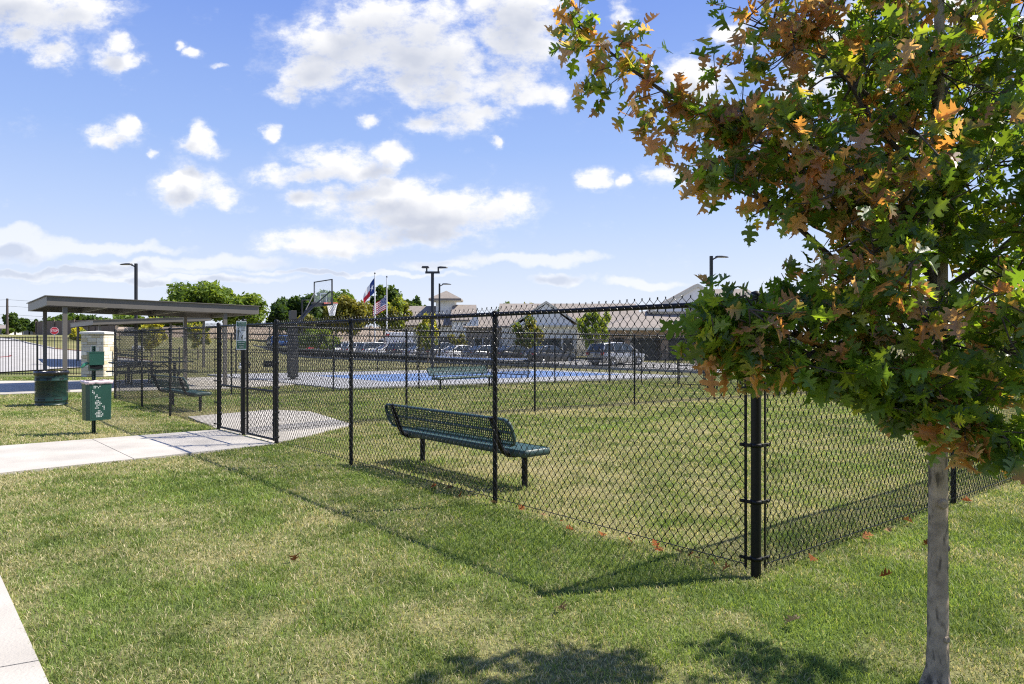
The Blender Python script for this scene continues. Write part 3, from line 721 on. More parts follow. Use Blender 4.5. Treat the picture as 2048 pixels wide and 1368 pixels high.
# ------------------------------------------------------------------ park furniture
def mesh_steel():
    """green coated expanded metal: diamond openings cut through by the object's own coordinates"""
    m = pm('green_expanded_metal', (.014, .062, .053), .4, 0, .1, 8)
    nt = m.node_tree; N = nt.nodes; L = nt.links; b = N['Principled BSDF']
    tc = N.new('ShaderNodeTexCoord'); s = N.new('ShaderNodeSeparateXYZ'); L.new(tc.outputs['UV'], s.inputs[0])
    def mt(op, a, c=None):
        n = N.new('ShaderNodeMath'); n.operation = op
        for i, v in enumerate((a, c)):
            if v is None: continue
            if isinstance(v, (int, float)): n.inputs[i].default_value = v
            else: L.new(v, n.inputs[i])
        return n.outputs[0]
    a = mt('MULTIPLY', s.outputs[0], 1 / .034); c = mt('MULTIPLY', s.outputs[1], 1 / .06)
    p = mt('ABSOLUTE', mt('SUBTRACT', mt('FRACT', mt('ADD', a, c)), .5)); q = mt('ABSOLUTE', mt('SUBTRACT', mt('FRACT', mt('SUBTRACT', a, c)), .5))
    hole = mt('LESS_THAN', mt('MAXIMUM', p, q), .25)
    L.new(mt('SUBTRACT', 1, hole), b.inputs['Alpha'])
    return m
EXPM = mesh_steel()
def sheet(name, mat, parent, grid, us, vs):
    """a thin sheet with UVs in metres: grid[i][j] = point"""
    n, m = len(grid), len(grid[0]); me = bpy.data.meshes.new(name)
    me.from_pydata([p for r in grid for p in r], [], [(i * m + j, (i + 1) * m + j, (i + 1) * m + j + 1, i * m + j + 1) for i in range(n - 1) for j in range(m - 1)])
    uv = me.uv_layers.new(name='uv')
    for l in me.loops:
        i, j = divmod(l.vertex_index, m); uv.data[l.index].uv = (us[i], vs[j])
    me.materials.append(mat); o = bpy.data.objects.new(name, me); C.objects.link(o); o.parent = parent; return o

def make_bench(loc, rz, label, L=2.5):
    t = thing('park_bench', label, 'bench', loc, rz, 'green expanded metal benches')
    h = L / 2; zs = .415
    # seat: perforated top with a deep rolled rim and rounded ends
    def rim(pts, r, name, squash=1.0):
        mb = MB(); mb.tube(pts + [pts[0], pts[1]], r, 8, False); return mb.build(name, GREEN, t)
    def outline(half, y0, y1, rad, k=5):
        o = []
        for cx, cy, a0 in ((half - rad, y1 - rad, 0), (-half + rad, y1 - rad, 90), (-half + rad, y0 + rad, 180), (half - rad, y0 + rad, 270)):
            for i in range(k + 1):
                a = math.radians(a0 + 90 * i / k); o.append((cx + rad * math.cos(a), cy + rad * math.sin(a)))
        return o
    so_ = outline(h, -.19, .20, .07)
    mb = MB(); n = len(so_)   # rolled apron, 6 cm deep
    prof = [(0, .012), (.012, .004), (.018, -.02), (.014, -.055), (0, -.062)]
    secs = []
    for i, (x, y) in enumerate(so_ + [so_[0]]):
        a = math.atan2(y, x * .16); nx, ny = math.cos(a), math.sin(a)
        secs.append([(x + nx * o_, y + ny * o_, zs + z_) for o_, z_ in prof])
    mb.loft(secs, False, False); mb.build('seat_rim', GREEN, t)
    xs = np.linspace(-h + .01, h - .01, 12); ys = np.linspace(-.185, .195, 6)
    sheet('seat', EXPM, t, [[(x, y, zs + .008) for y in ys] for x in xs], list(xs), list(ys))
    mb = MB(); mb.box((0, .005, zs - .012), (L - .1, .03, .03)); mb.build('seat_stiffener', GREEN, t)
    # backrest, leaning back
    b0, b1 = Vector((0, -.30, .485)), Vector((0, -.40, .765)); bd = b1 - b0; bl = bd.length; bd = bd / bl; bn = Vector((0, bd.z, -bd.y))
    bo = outline(h, 0, bl, .10)
    secs = []
    for i, (x, v) in enumerate(bo + [bo[0]]):
        a = math.atan2((v - bl / 2), x * .14); nx, nv = math.cos(a), math.sin(a); c = b0 + bd * v + Vector((x, 0, 0)); o_ = Vector((nx, 0, 0)) + bd * nv
        secs.append([tuple(c + o_ * p_ + bn * q_) for p_, q_ in ((0, .022), (.014, .016), (.02, 0), (.014, -.016), (0, -.022))])
    mb = MB(); mb.loft(secs, False, False); mb.build('back_rim', GREEN, t)
    vs_ = np.linspace(.005, bl - .005, 6)
    sheet('backrest', EXPM, t, [[tuple(b0 + bd * v + Vector((x, 0, 0))) for v in vs_] for x in xs], list(xs), list(vs_))
    c = b0 + bd * bl * .5; mb = MB(); mb.tube([(-h + .02, c.y, c.z), (h - .02, c.y, c.z)], .014, 6); mb.build('back_stiffener', GREEN, t)
    for sx in (-1, 1):
        x = sx * (h - .24)
        mb = MB(); mb.tube([(x, .03, -.05), (x, .03, zs - .08)], .034, 12); mb.build('leg', BLACK, t)
        mb = MB(); mb.tube([(x, .17, zs - .055), (x, .05, zs - .065), (x, -.12, zs - .068), (x, -.22, zs - .05), (x, -.285, zs + .0), (x, -.325, zs + .07), (x, -.36, zs + .16), (x, -.44, zs + .365)], .028, 12); mb.build('support_arm', BLACK, t)
    return t
def bench_at(pa, pb, label, face):
    a, b = pa, pb; c = (a + b) / 2; d = (b - a); rz = math.atan2(d.y, d.x)
    yl = Vector((-math.sin(rz), math.cos(rz)))
    if yl.dot(face) < 0: rz += PI
    L = d.length + .40
    return make_bench((c.x, c.y, gz(c.x, c.y)), rz, label, L)
bench_at(G(838, 923), G(1050, 973), 'large green perforated metal bench just inside the front fence, seen from behind', U2)
bench_at(G(342, 811), G(399, 821.5), 'green metal bench left of the gates, in front of the picnic table', U2)
bench_at(G(878, 779), G(979, 773.5), 'distant green metal bench backing on to the far fence by the blue court', -U1)

def trash_can():
    p = G(103, 812); p = p * 1.018; z0 = gz(p.x, p.y)
    t = thing('trash_can', 'round green perforated trash can with black bag and paw prints', 'bin', (p.x, p.y, z0), math.radians(15))
    R, Hh = .35, .82
    m = pm('green_perforated_steel', (.006, .032, .024), .4, 0, .1, 10)
    nt = m.node_tree; N = nt.nodes; L = nt.links; b = N['Principled BSDF']
    old = b.inputs['Base Color'].links[0].from_socket
    tc = N.new('ShaderNodeTexCoord'); s = N.new('ShaderNodeSeparateXYZ'); L.new(tc.outputs['Object'], s.inputs[0])
    def mt(op, a, c=None, d=None):
        n = N.new('ShaderNodeMath'); n.operation = op
        for i, v in enumerate((a, c, d)):
            if v is None: continue
            if isinstance(v, (int, float)): n.inputs[i].default_value = v
            else: L.new(v, n.inputs[i])
        return n.outputs[0]
    ang = mt('MULTIPLY', mt('ARCTAN2', s.outputs[1], s.outputs[0]), 84 / (2 * PI)); zz = mt('MULTIPLY', s.outputs[2], 1 / .030)
    row = mt('FLOOR', zz); ax = mt('ADD', ang, mt('MULTIPLY', row, .5))
    du = mt('SUBTRACT', mt('FRACT', ax), .5); dv = mt('SUBTRACT', mt('FRACT', zz), .5)
    r2 = mt('SQRT', mt('ADD', mt('MULTIPLY', du, du), mt('MULTIPLY', dv, dv)))
    hole = mt('LESS_THAN', r2, .36)
    band1 = mt('MULTIPLY', mt('GREATER_THAN', s.outputs[2], .20), mt('LESS_THAN', s.outputs[2], .60))
    band2 = mt('MULTIPLY', mt('GREATER_THAN', s.outputs[2], .02), mt('LESS_THAN', s.outputs[2], .11))
    band3 = mt('MULTIPLY', mt('GREATER_THAN', s.outputs[2], .67), mt('LESS_THAN', s.outputs[2], .76))
    hole = mt('MULTIPLY', hole, mt('MINIMUM', 1, mt('ADD', mt('ADD', band1, band2), band3)))
    L.new(mt('SUBTRACT', 1, hole), b.inputs['Alpha'])
    mb = MB(); mb.lathe([(R - .005, .0), (R + .008, .0), (R + .008, .025), (R, .03), (R, .105), (R + .004, .11), (R, .12), (R, .605), (R + .006, .612), (R, .622), (R, Hh - .05)], 48); mb.build('body', m, t)
    mb = MB(); mb.lathe([(R - .02, .012), (R - .03, .3), (R - .025, .6), (R - .01, Hh), (R + .012, Hh + .02)], 32); mb.lathe([(R - .02, .012), (.001, .012)], 32)
    mb.build('bag_inside', pm('black_plastic_bag', (.012, .012, .014), .25, 0, .2, spec=.7), t)
    mb = MB(); rr = random.Random(2); n = 64; secs = []
    for i in range(n + 1):
        a = 2 * PI * (i % n) / n; r2_ = random.Random(i % n); k = r2_.uniform(-.012, .012); kz = r2_.uniform(-.022, .02)
        secs.append([((R + o_ + k * (1 if q_ < .06 else .4)) * math.cos(a), (R + o_ + k * (1 if q_ < .06 else .4)) * math.sin(a), Hh - .075 + q_ + (kz if q_ == 0 else kz * .3)) for o_, q_ in ((.006, 0), (.026, .03), (.03, .065), (.018, .095), (-.01, .10))])
    mb.loft(secs, False, False); mb.build('bag_rim', MATS['black_plastic_bag'], t)
    # stamped paw prints and bones
    bk = pm('cutout_black', (.004, .005, .005), .8)
    def mark(a, z, blobs, name):
        mb = MB()
        for (du_, dz, rx, rz_) in blobs:
            vs = []
            for k in range(10):
                th = 2 * PI * k / 10; aa = a + (du_ + rx * math.cos(th)) / R; vs.append(((R + .0035) * math.cos(aa), (R + .0035) * math.sin(aa), z + dz + rz_ * math.sin(th)))
            vi = [(x * .996, y * .996, z_) for x, y, z_ in vs]
            mb.add(vs + vi, [tuple(range(10))] + [(i, 10 + i, 10 + (i + 1) % 10, (i + 1) % 10) for i in range(10)])
        mb.build(name, bk, t)
    paw = [(0, -.012, .019, .015), (-.022, .010, .007, .011), (-.008, .022, .007, .011), (.008, .022, .007, .011), (.022, .010, .007, .011)]
    for k in range(8): mark(k * PI / 4 + .10, .645, paw, 'paw_print'); mark(k * PI / 4 + .27, .648, paw, 'paw_print')
    for k in range(6): mark(k * PI / 3 + .2, .155, [(0, 0, .07, .008), (-.075, .010, .014, .012), (-.075, -.010, .014, .012), (.075, .010, .014, .012), (.075, -.010, .014, .012)], 'bone_cutout')
trash_can()

def dog_station():
    p = G(187, 865); z0 = gz(p.x, p.y); rz = math.atan2(p.y, p.x) - PI / 2 + .28
    t = thing('dog_waste_station', 'green dog waste station with bag dispenser and white lined bin', 'dog waste bin', (p.x, p.y, z0), rz)
    pg = pm('dark_green_post', (.010, .035, .025), .5)
    mb = MB()  # U-channel sign post with punched holes
    mb.loft([[(x, y, z) for x, y in ((-.032, -.012), (-.018, -.012), (-.014, .014), (.014, .014), (.018, -.012), (.032, -.012), (.032, -.007), (.022, -.007), (.018, .019), (-.018, .019), (-.022, -.007), (-.032, -.007))] for z in (-.2, 1.49)], True, True, False)
    mb.build('post', pg, t)
    mb = MB()
    for k in range(44): mb.lathe([(.001, -.001), (.006, -.001), (.006, .001), (.001, .001)], 8, (0, .0125, .05 + k * .0325), Matrix.Rotation(PI / 2, 3, 'X'))
    mb.build('post_holes', pm('hole_light', (.42, .44, .38), .8), t)
    mb = MB(); mb.box((.012, -.075, 1.275), (.225, .115, .225), bev=.008); mb.box((.012, -.075, 1.383), (.235, .125, .02), bev=.004); mb.build('dispenser_box', pm('station_green', (.012, .06, .043), .35, 0, .08), t)
    mb = MB(); mb.box((.012, -.07, 1.115), (.20, .10, .09), bev=.006); mb.build('dispenser_base', pg, t)
    mb = MB(); mb.add([(-.09, -.125, 1.155), (.112, -.125, 1.155), (.112, -.125, 1.115), (.03, -.127, 1.095), (-.09, -.125, 1.12)], [(0, 1, 2, 3, 4)]); mb.box((.012, -.122, 1.135), (.19, .006, .035), bev=.002); mb.build('roll_slot', BLACK, t)
    mb = MB(); secs = []
    for k, (x, z, r) in enumerate(((-.10, 1.19, .014), (-.135, 1.185, .036), (-.175, 1.165, .043), (-.205, 1.145, .03), (-.222, 1.135, .008))):
        secs.append([(x + .01 * math.sin(a), -.08 + r * .45 * math.cos(a), z + r * math.sin(a)) for a in [2 * PI * i / 10 for i in range(10)]])
    mb.loft(secs); mb.build('loose_bag', attr_mat('green_bag_film', .25, .35, .5) if 0 else pm('green_bag_film', (.04, .20, .12), .25, 0, .2), t)
    # bin: tapered perforated box
    binm = pm('bin_green', (.012, .056, .040), .38, 0, .08)
    w0, w1, d0_, d1_, zb, zt = .185, .195, .12, .13, .235, .885
    ch = .05
    def ring(w, d, z, c=-.175): return [(-w + ch, c - d, z), (w - ch * .2, c - d, z), (w, c - d + ch * .2, z), (w, c + d, z), (-w, c + d, z), (-w, c - d + ch, z)]
    mb = MB(); mb.loft([ring(w0, d0_, zb), ring(w1, d1_, zt)], False, True, False); mb.add(ring(w0, d0_, zb), [(5, 4, 3, 2, 1, 0)]); mb.build('bin_body', binm, t)
    mb = MB(); n = 40; secs = []
    path = ring(w1 + .006, d1_ + .006, zt); pts = []
    for i in range(6):
        a, b = Vector(path[i]), Vector(path[(i + 1) % 6])
        for k in range(7): pts.append(a.lerp(b, k / 7))
    rr = random.Random(9)
    for p_ in pts + [pts[0]]:
        o = Vector((p_.x, p_.y + .175, 0)).normalized(); rr2 = random.Random(int(p_.x * 1e4) * 31 + int(p_.y * 1e4)); k = rr2.uniform(-.012, .014)
        secs.append([tuple(p_ + o * a_ + Vector((0, 0, b_ + (k if b_ < 0 else k * .5)))) for a_, b_ in ((.002, -.035), (.014, -.02), (.017, .008), (.004, .022), (-.02, .018))])
    mb.loft(secs, False, False); mb.build('bag_rim', pm('pale_pink_bag', (.62, .50, .52), .4, 0, .1), t)
    mb = MB(); mb.loft([ring(w1 - .02, d1_ - .02, zt + .01), ring(w0 - .03, d0_ - .03, .5)], False, True); mb.add(ring(w0 - .03, d0_ - .03, .5), [(5, 4, 3, 2, 1, 0)]); mb.build('bin_liner', pm('white_bag_film', (.6, .58, .58), .5), t)
    # the punched dog shape: light through square holes
    rows = ["..........", ".xxxxxx...", ".xxxxx....", "..........", "x.........", "xx........", ".x........", "...x......", "..xx......", "..xxxx....", "..........", "...xx.....", "..xxxx....", "..xxxxx...", "..xxxx.x..", "...xxx.xx.", "..xxx...x.", "........x.", "....xx....", "...xxxx...", "..xxxxxx..", "...xxxxx..", "...xxxx..."]
    rr = random.Random(5); W_, H_ = .022, .0245; xs_, zs_ = [-.115], [zt - .035]
    for j in range(10): xs_ += [-.10 + j * W_ - .0075, -.10 + j * W_ + .0075]
    for i in range(len(rows)): zs_ += [zt - .05 - i * H_ + .0078, zt - .05 - i * H_ - .0078]
    xs_.append(.118); zs_.append(zt - .05 - len(rows) * H_)
    mb = MB(); nx_ = len(xs_)
    vs = [(x, -.175 - (d0_ * (1 - (z - zb) / (zt - zb)) + d1_ * (z - zb) / (zt - zb)) - .0015, z) for z in zs_ for x in xs_]
    for i in range(len(zs_) - 1):
        for j in range(nx_ - 1):
            hole = i % 2 == 1 and j % 2 == 1 and rows[i // 2][j // 2] == 'x' and rr.random() < .88
            mb.m = 1 if hole else 0
            mb.f.append((i * nx_ + j, (i + 1) * nx_ + j, (i + 1) * nx_ + j + 1, i * nx_ + j + 1)); mb.mi.append(mb.m); mb.sm.append(False)
    mb.v = vs; mb.c = [mb.col] * len(vs)
    mb.build('punched_front', [binm, pm('backlit_bag', (.48, .50, .47), .6)], t)
dog_station()

# ------------------------------------------------------------------ flat roofed shelters
def shelter(L0, length, depth, z_l, z_r, th, posts, label, purlins, over=.0):
    """a flat metal canopy: near left corner L0, front edge along U2, depth along U1"""
    z0 = gz(L0.x, L0.y)
    root = thing('shade_shelter', label, 'shelter', (L0.x, L0.y, 0), A2)
    zt = lambda x: z_l + (z_r - z_l) * x / length
    def beam(x0, y0, x1, y1, zo0, zo1, w, name, mat):
        mb = MB(); d = Vector((x1 - x0, y1 - y0)); n = Vector((-d.y, d.x)).normalized() * w / 2
        mb.poly([(x0 - n.x, y0 - n.y), (x1 - n.x, y1 - n.y), (x1 + n.x, y1 + n.y), (x0 + n.x, y0 + n.y)], lambda x, y: zt(x) + zo0, lambda x, y: zt(x) + zo1); return mb.build(name, mat, root)
    beam(0, .03, length, .03, -th, -.012, .06, 'front_fascia', CANOPY); beam(0, depth - .03, length, depth - .03, -th, -.012, .06, 'back_fascia', CANOPY)
    beam(.03, .061, .03, depth - .061, -th, -.012, .06, 'side_fascia', CANOPY); beam(length - .03, .061, length - .03, depth - .061, -th, -.012, .06, 'side_fascia', CANOPY)
    mb = MB(); mb.poly([(-.05, -.05), (length + .05, -.05), (length + .05, depth + .05), (-.05, depth + .05)], lambda x, y: zt(x) - .011, lambda x, y: zt(x) + .012); mb.build('roof_edge', CANOPY, root)
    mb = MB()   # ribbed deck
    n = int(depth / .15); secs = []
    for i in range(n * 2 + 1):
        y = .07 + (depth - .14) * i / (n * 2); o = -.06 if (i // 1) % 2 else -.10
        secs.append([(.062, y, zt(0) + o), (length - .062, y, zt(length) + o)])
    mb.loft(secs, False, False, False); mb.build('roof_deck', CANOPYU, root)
    for x in purlins:
        beam(x, .07, x, depth - .07, -th + .02, -.105, .075, 'purlin', CANOPY)
    for (x, y, w) in posts:
        wx, wy = L0.x + x * U2.x + y * U1.x, L0.y + x * U2.y + y * U1.y
        mb = MB(); mb.box((x, y, (gz(wx, wy) - .1 + zt(x) - th) / 2 + .002), (w, w, zt(x) - th - gz(wx, wy) + .1), bev=.006); mb.build('post', CANOPY, root)
        mb = MB(); mb.box((x, y, gz(wx, wy) + .045), (w + .13, w + .13, .02)); mb.build('base_plate', CANOPY, root)
    return root
SL = Vector((-14.16, 21.3))
shelter(SL, 6.45, 5.5, 2.97, 2.86, .29, [(.49, .14, .12), (5.3, .14, .12), (.49, 5.25, .12), (5.3, 5.25, .12)], 'near bronze flat roofed shade shelter over the picnic table', [1.7, 2.9, 4.1])
SL2 = Vector((hx(186, 42), 42.0)); 
shelter(SL2, 6.8, 9.0, 2.87, 3.25, .28, [(.4, .3, .13), (.4, 4.4, .13), (.4, 8.6, .13), (6.4, .3, .13), (6.4, 8.6, .13)], 'second flat roofed canopy beyond the stone pier and iron fence', [2.3, 4.6])

def picnic_table():
    c = Vector((-13.45, 26.15)); z0 = gz(c.x, c.y) + .03
    t = thing('picnic_table', 'dark green metal picnic table with two bench seats under the shelter', 'table', (c.x, c.y, z0), A2)
    TG = pm('dark_green_table', (.014, .045, .04), .5, 0, .15, 8)
    mb = MB(); mb.box((0, 0, .80), (2.75, .78, .045), bev=.015); mb.build('table_top', TG, t)
    for y in (-.72, .72):
        mb = MB(); mb.box((0, y, .455), (2.75, .27, .045), bev=.015); mb.build('seat', TG, t)
    for x in (-.78, 0, .78):
        mb = MB(); mb.tube([(x, 0, -.05), (x, 0, .78)], .05, 10); mb.build('pedestal', BLACK, t)
        mb = MB(); mb.tube([(x, -.72, .425), (x, .72, .425)], .028, 8); mb.build('seat_arm', BLACK, t)
        for y in (-.5, .5):
            mb = MB(); mb.tube([(x, y, -.05), (x, y, .42)], .026, 8); mb.build('leg', BLACK, t)
    for x0, x1 in ((-.78, -.35), (.0, -.43), (0, .43), (.78, .35)):
        mb = MB(); mb.tube([(x0, 0, .45), (x1, 0, .775)], .02, 8); mb.build('brace', BLACK, t)
picnic_table()
def grill():
    p = Vector((hx(541, 24.2), 24.2)); z0 = gz(p.x, p.y)
    t = thing('pedestal_grill', 'black park grill box on a single pole behind the right gate post', 'grill', (p.x, p.y, z0), .3)
    mb = MB(); mb.tube([(.12, 0, -.1), (.12, 0, .75)], .04, 8); mb.build('pedestal', BLACK, t)
    mb = MB(); mb.box((0, 0, .755), (.44, .34, .02)); mb.box((0, .165, .85), (.44, .01, .2)); mb.box((-.215, 0, .85), (.01, .32, .2)); mb.box((.215, 0, .85), (.01, .32, .2)); mb.build('fire_box', BLACK, t)
    mb = MB()
    for k in range(9): mb.tube([(-.2 + k * .05, -.17, .9), (-.2 + k * .05, .16, .9)], .006, 5)
    mb.build('grate', BLACK, t)
grill()

# ------------------------------------------------------------------ basketball hoop, net, lamps, flags
def hoop():
    p = Vector((hx(585.5, 29.7), 29.7)); z0 = gz(p.x, p.y) + .05
    t = thing('basketball_hoop', 'basketball hoop with glass backboard on thick padded black pole', 'basketball hoop', (p.x, p.y, z0), A2)
    PAD_ = pm('black_pole_pad', (.02, .021, .023), .6, 0, .15)
    mb = MB(); mb.box((0, 0, 1.35), (.15, .15, 2.9)); mb.box((0, 0, .01), (.5, .5, .03)); mb.build('pole', POLE, t)
    mb = MB(); mb.box((0, 0, 1.16), (.34, .34, 2.16), bev=.03); mb.build('pole_pad', PAD_, t)
    mb = MB(); mb.box((0, 0, 2.72), (.25, .25, .38), bev=.01); mb.build('pole_cap', POLE, t)
    bx = 1.36; top = 4.25 - z0; bot = 3.13 - z0
    mb = MB(); M = Matrix.Rotation(-math.atan2(.85, 1.0), 3, 'Y')
    mb.tube([(.08, 0, 2.30), (.95, 0, 3.22)], .085, 4, smooth=False); mb.build('arm', POLE, t)
    mb = MB(); mb.box((1.10, 0, 3.25), (.5, .12, .12), bev=.01); mb.build('head_bracket', POLE, t)
    for y in (-.84, .84):
        mb = MB(); mb.tube([(.45, 0, 2.72), (bx - .04, y, top - .52)], .028, 8); mb.build('brace', POLE, t)
    bwid = .92
    mb = MB()
    mb.box((bx, 0, top - .02), (.05, 2 * bwid, .04)); mb.box((bx, 0, bot + .04), (.07, 2 * bwid, .08))
    for y in (-bwid + .02, bwid - .02): mb.box((bx, y, (top + bot) / 2 + .02), (.05, .04, top - bot - .121))
    mb.box((bx, -bwid + .02, bot + .16), (.07, .075, .3)); 
    mb.build('backboard_frame', POLE, t)
    g = bpy.data.materials.new('clear_backboard'); g.use_nodes = True; b = g.node_tree.nodes['Principled BSDF']; b.inputs['Base Color'].default_value = (.9, .95, .97, 1); b.inputs['Roughness'].default_value = .05; b.inputs['Alpha'].default_value = .12
    mb = MB(); mb.box((bx, 0, (top + bot) / 2 + .02), (.012, 2 * bwid - .082, top - bot - .125)); mb.build('glass', g, t)
    mb = MB(); WL = pm('white_marking', (.8, .8, .8), .5)
    for y in (-bwid + .05, bwid - .05): mb.box((bx + .008, y, (top + bot) / 2 + .02), (.006, .022, top - bot - .13))
    for y in (-.3, .3): mb.box((bx + .008, y, bot + .33), (.006, .04, .46))
    mb.box((bx + .008, 0, bot + .54), (.006, .56, .04)); mb.build('target_square', WL, t)
    rz = 3.27 - z0; rx = bx + .42; r = .25
    OR = pm('orange_rim', (.62, .09, .02), .4, 0, .1)
    mb = MB(); mb.tube([(rx + r * math.cos(a), r * math.sin(a), rz) for a in [2 * PI * k / 28 for k in range(29)]], .014, 8, False); mb.box((bx + .09, 0, rz - .03), (.16, .2, .1)); mb.build('rim', OR, t)
    mb = MB(); nn = 12
    for k in range(nn):
        for s_ in (1, -1):
            pts = []
            for i in range(9):
                f = i / 8; rr = r * (1 - .56 * f ** .75); a = 2 * PI * (k + s_ * i * .5) / nn
                pts.append((rx + rr * math.cos(a), rr * math.sin(a), rz - .55 * f))
            mb.tube(pts, .009, 5)
    mb.build('net', pm('white_cord', (.75, .75, .74), .8), t)
hoop()
def court_net():
    m0 = BO + U2 * 7.2 - U1 * .3; m1 = BO + U2 * 7.2 + U1 * 7.1; d = m1 - m0; L = d.length; z0 = gz(m0.x, m0.y) + .055
    t = thing('court_net', 'low black court net with white tape across the blue court', 'net', (m0.x, m0.y, z0), math.atan2(d.y, d.x))
    zt = lambda x: gz(m0.x + d.x * x / L, m0.y + d.y * x / L) + .055 - z0
    for x in (0, L):
        mb = MB(); mb.tube([(x, 0, zt(x) - .05), (x, 0, zt(x) + 1.0)], .03, 10); mb.build('net_post', BLACK, t)
    sag = lambda x: zt(x) + .92 - .05 * (4 * (x / L) * (1 - x / L))
    n = 24; mb = MB(); mb.loft([[(L * i / n, -.008, sag(L * i / n)), (L * i / n, .008, sag(L * i / n)), (L * i / n, .008, sag(L * i / n) - .075), (L * i / n, -.008, sag(L * i / n) - .075)] for i in range(n + 1)]); mb.build('top_tape', pm('white_tape', (.72, .74, .78), .6), t)
    mb = MB()
    for k in range(int(L / .05)):
        x = .02 + k * .05; mb.box((x, 0, (sag(x) - .08 + zt(x) + .15) / 2), (.007, .005, sag(x) - .08 - zt(x) - .15))
    for k in range(15):
        for i in range(n):
            a, b = L * i / n, L * (i + 1) / n; fz = k / 14
            za = (zt(a) + .15) * (1 - fz) + (sag(a) - .08) * fz; zb_ = (zt(b) + .15) * (1 - fz) + (sag(b) - .08) * fz
            mb.tube([(a, 0, za), (b, 0, zb_)], .0035, 4, False)
    mb.build('netting', BLACK, t)
    mb = MB(); mb.tube([(0, 0, zt(0) + .13), (L, 0, zt(L) + .13)], .022, 6); mb.build('bottom_bar', BLACK, t)
court_net()

def lamp(px, Y, ztop, head, label, w=.15, arm=.9):
    x = hx(px, Y); z0 = gz(x, Y)
    t = thing('street_lamp', label, 'lamp post', (x, Y, z0), head, 'dark metal lamp posts')
    h = ztop - z0
    mb = MB(); mb.box((0, 0, h / 2 - .1), (w, w, h + .2)); mb.build('pole', POLE, t)
    mb = MB(); mb.tube([(w / 2, 0, h - .22), (.16, 0, h - .15), (.3, 0, h - .10)], .04, 8); mb.build('arm', POLE, t)
    mb = MB(); secs = [[(xx, y * wd, h - .09 + zz) for y, zz in ((-1, 0), (1, 0), (1, tk * .5), (.6, tk), (-.6, tk), (-1, tk * .5))] for xx, wd, tk in ((.24, .06, .07), (.32, .16, .10), (.6, .2, .10), (.9, .18, .06), (1.0, .1, .03))]
    mb.loft(secs, True, True, False); mb.build('lamp_head', POLE, t)
    mb = MB(); mb.box((.6, 0, h - .094), (.42, .22, .008)); mb.build('lens', pm('lamp_lens', (.6, .6, .56), .3), t)
    return t
lamp(272, 45, hz(527, 45), PI, 'tall lamp post above the shelter roof on the left, head pointing left')
lamp(879, 60, hz(567, 60), 0, 'slender lamp post with one head right of the twin headed lamp', .14)
lamp(1422.5, 41, hz(512, 41), 0, 'tall single headed lamp post rising behind the oak leaves', .165)
lamp(604, 84, hz(599, 84), 0, 'far lamp post between the trees behind the basketball hoop', .17)
def twin_lamp():
    Y = 40; x = hx(865, Y); z0 = gz(x, Y); h = hz(547, Y) - z0
    t = thing('twin_floodlight', 'court light with two heads on a crossbar beside the white tower', 'lamp post', (x, Y, z0), 0)
    mb = MB(); mb.box((0, 0, h / 2 - .1), (.16, .16, h + .2)); mb.build('pole', POLE, t)
    mb = MB(); mb.box((0, 0, h + .06), (.82, .11, .12)); mb.build('crossbar', POLE, t)
    for s, hd in ((-1, PI), (1, 0)):
        mb = MB(); mb.tube([(s * .33, 0, h + .1), (s * .33, 0, h + .32)], .045, 8); mb.build('riser', POLE, t)
        mb = MB(); a = s * .33
        if s > 0: mb.loft([[(a + xx, y * wd, h + .3 + dz + zz) for y, zz in ((-1, 0), (1, 0), (.8, tk), (-.8, tk))] for xx, wd, tk, dz in ((-.04, .07, .08, 0), (.12, .16, .1, .0), (.45, .16, .07, .01), (.54, .1, .03, .02))], True, True, False)
        else: mb.loft([[(a - .27 + xx, y * wd - .12, h + .3 + zz) for y, zz in ((-1, 0), (1, 0), (.8, tk), (-.8, tk))] for xx, wd, tk in ((0, .1, .05), (.05, .18, .1), (.38, .18, .1), (.42, .1, .05))], True, True, False)
        mb.build('lamp_head', POLE, t)
twin_lamp()

def flagpole(px, ytop, Y, label, group='white flagpoles'):
    x = hx(px, Y); z0 = gz(x, Y); h = hz(ytop, Y) - z0
    t = thing('flagpole', label, 'flagpole', (x, Y, z0), 0)
    mb = MB(); mb.tube([(0, 0, -.2), (0, 0, h * .5), (0, 0, h)], [.095, .085, .055], 12); mb.build('pole', pm('white_pole', (.62, .62, .62), .4, 0, .05), t)
    mb = MB(); mb.lathe([(.001, h - .02), (.07, h), (.1, h + .09), (.07, h + .18), (.001, h + .2)], 12); mb.build('finial', POLE, t)
    return x, z0
YF = 88.0
flagpole(749.7, 548, YF, 'taller white flagpole flying the lone star flag')
flagpole(773.6, 555, YF + 1, 'white flagpole with the striped flag at half mast')
def flag(name, label, px, y0, y1, Y, dx, dz, colf, n=60, m=40, squeeze=.1, wave=.16):
    x = hx(px, Y); za, zb = hz(y1, Y), hz(y0, Y); hh = zb - za
    vs, cs = [], []
    for i in range(n + 1):
        for j in range(m + 1):
            s, t = i / n, j / m
            yy = wave * math.sin(s * 7.5 + t * 1.3) * s ** .5 + .09 * math.sin(s * 13 - t * 3) * s
            vs.append((x - .06 + dx * s ** .92 + .06 * math.sin(s * 9 + t * 4) * s, Y - .05 + yy, za + hh * t * (1 - squeeze * s) + dz * s ** 1.05 + .05 * math.sin(s * 8 + 2 * t) * s)); cs.append((s, t))
    f, fc = [], []
    for i in range(n):
        for j in range(m):
            f.append((i * (m + 1) + j, (i + 1) * (m + 1) + j, (i + 1) * (m + 1) + j + 1, i * (m + 1) + j + 1)); fc.append(colf((i + .5) / n, (j + .5) / m))
    V = np.array([vs[k] for q in f for k in q]); cols = np.repeat(np.array(fc), 4, 0)
    o = np_mesh(name, V, np.arange(len(V)), np.full(len(f), 4), attr_mat('flag_cloth', .85, .3, .1), cols, smooth=False)
    tag(o, label, 'flag')
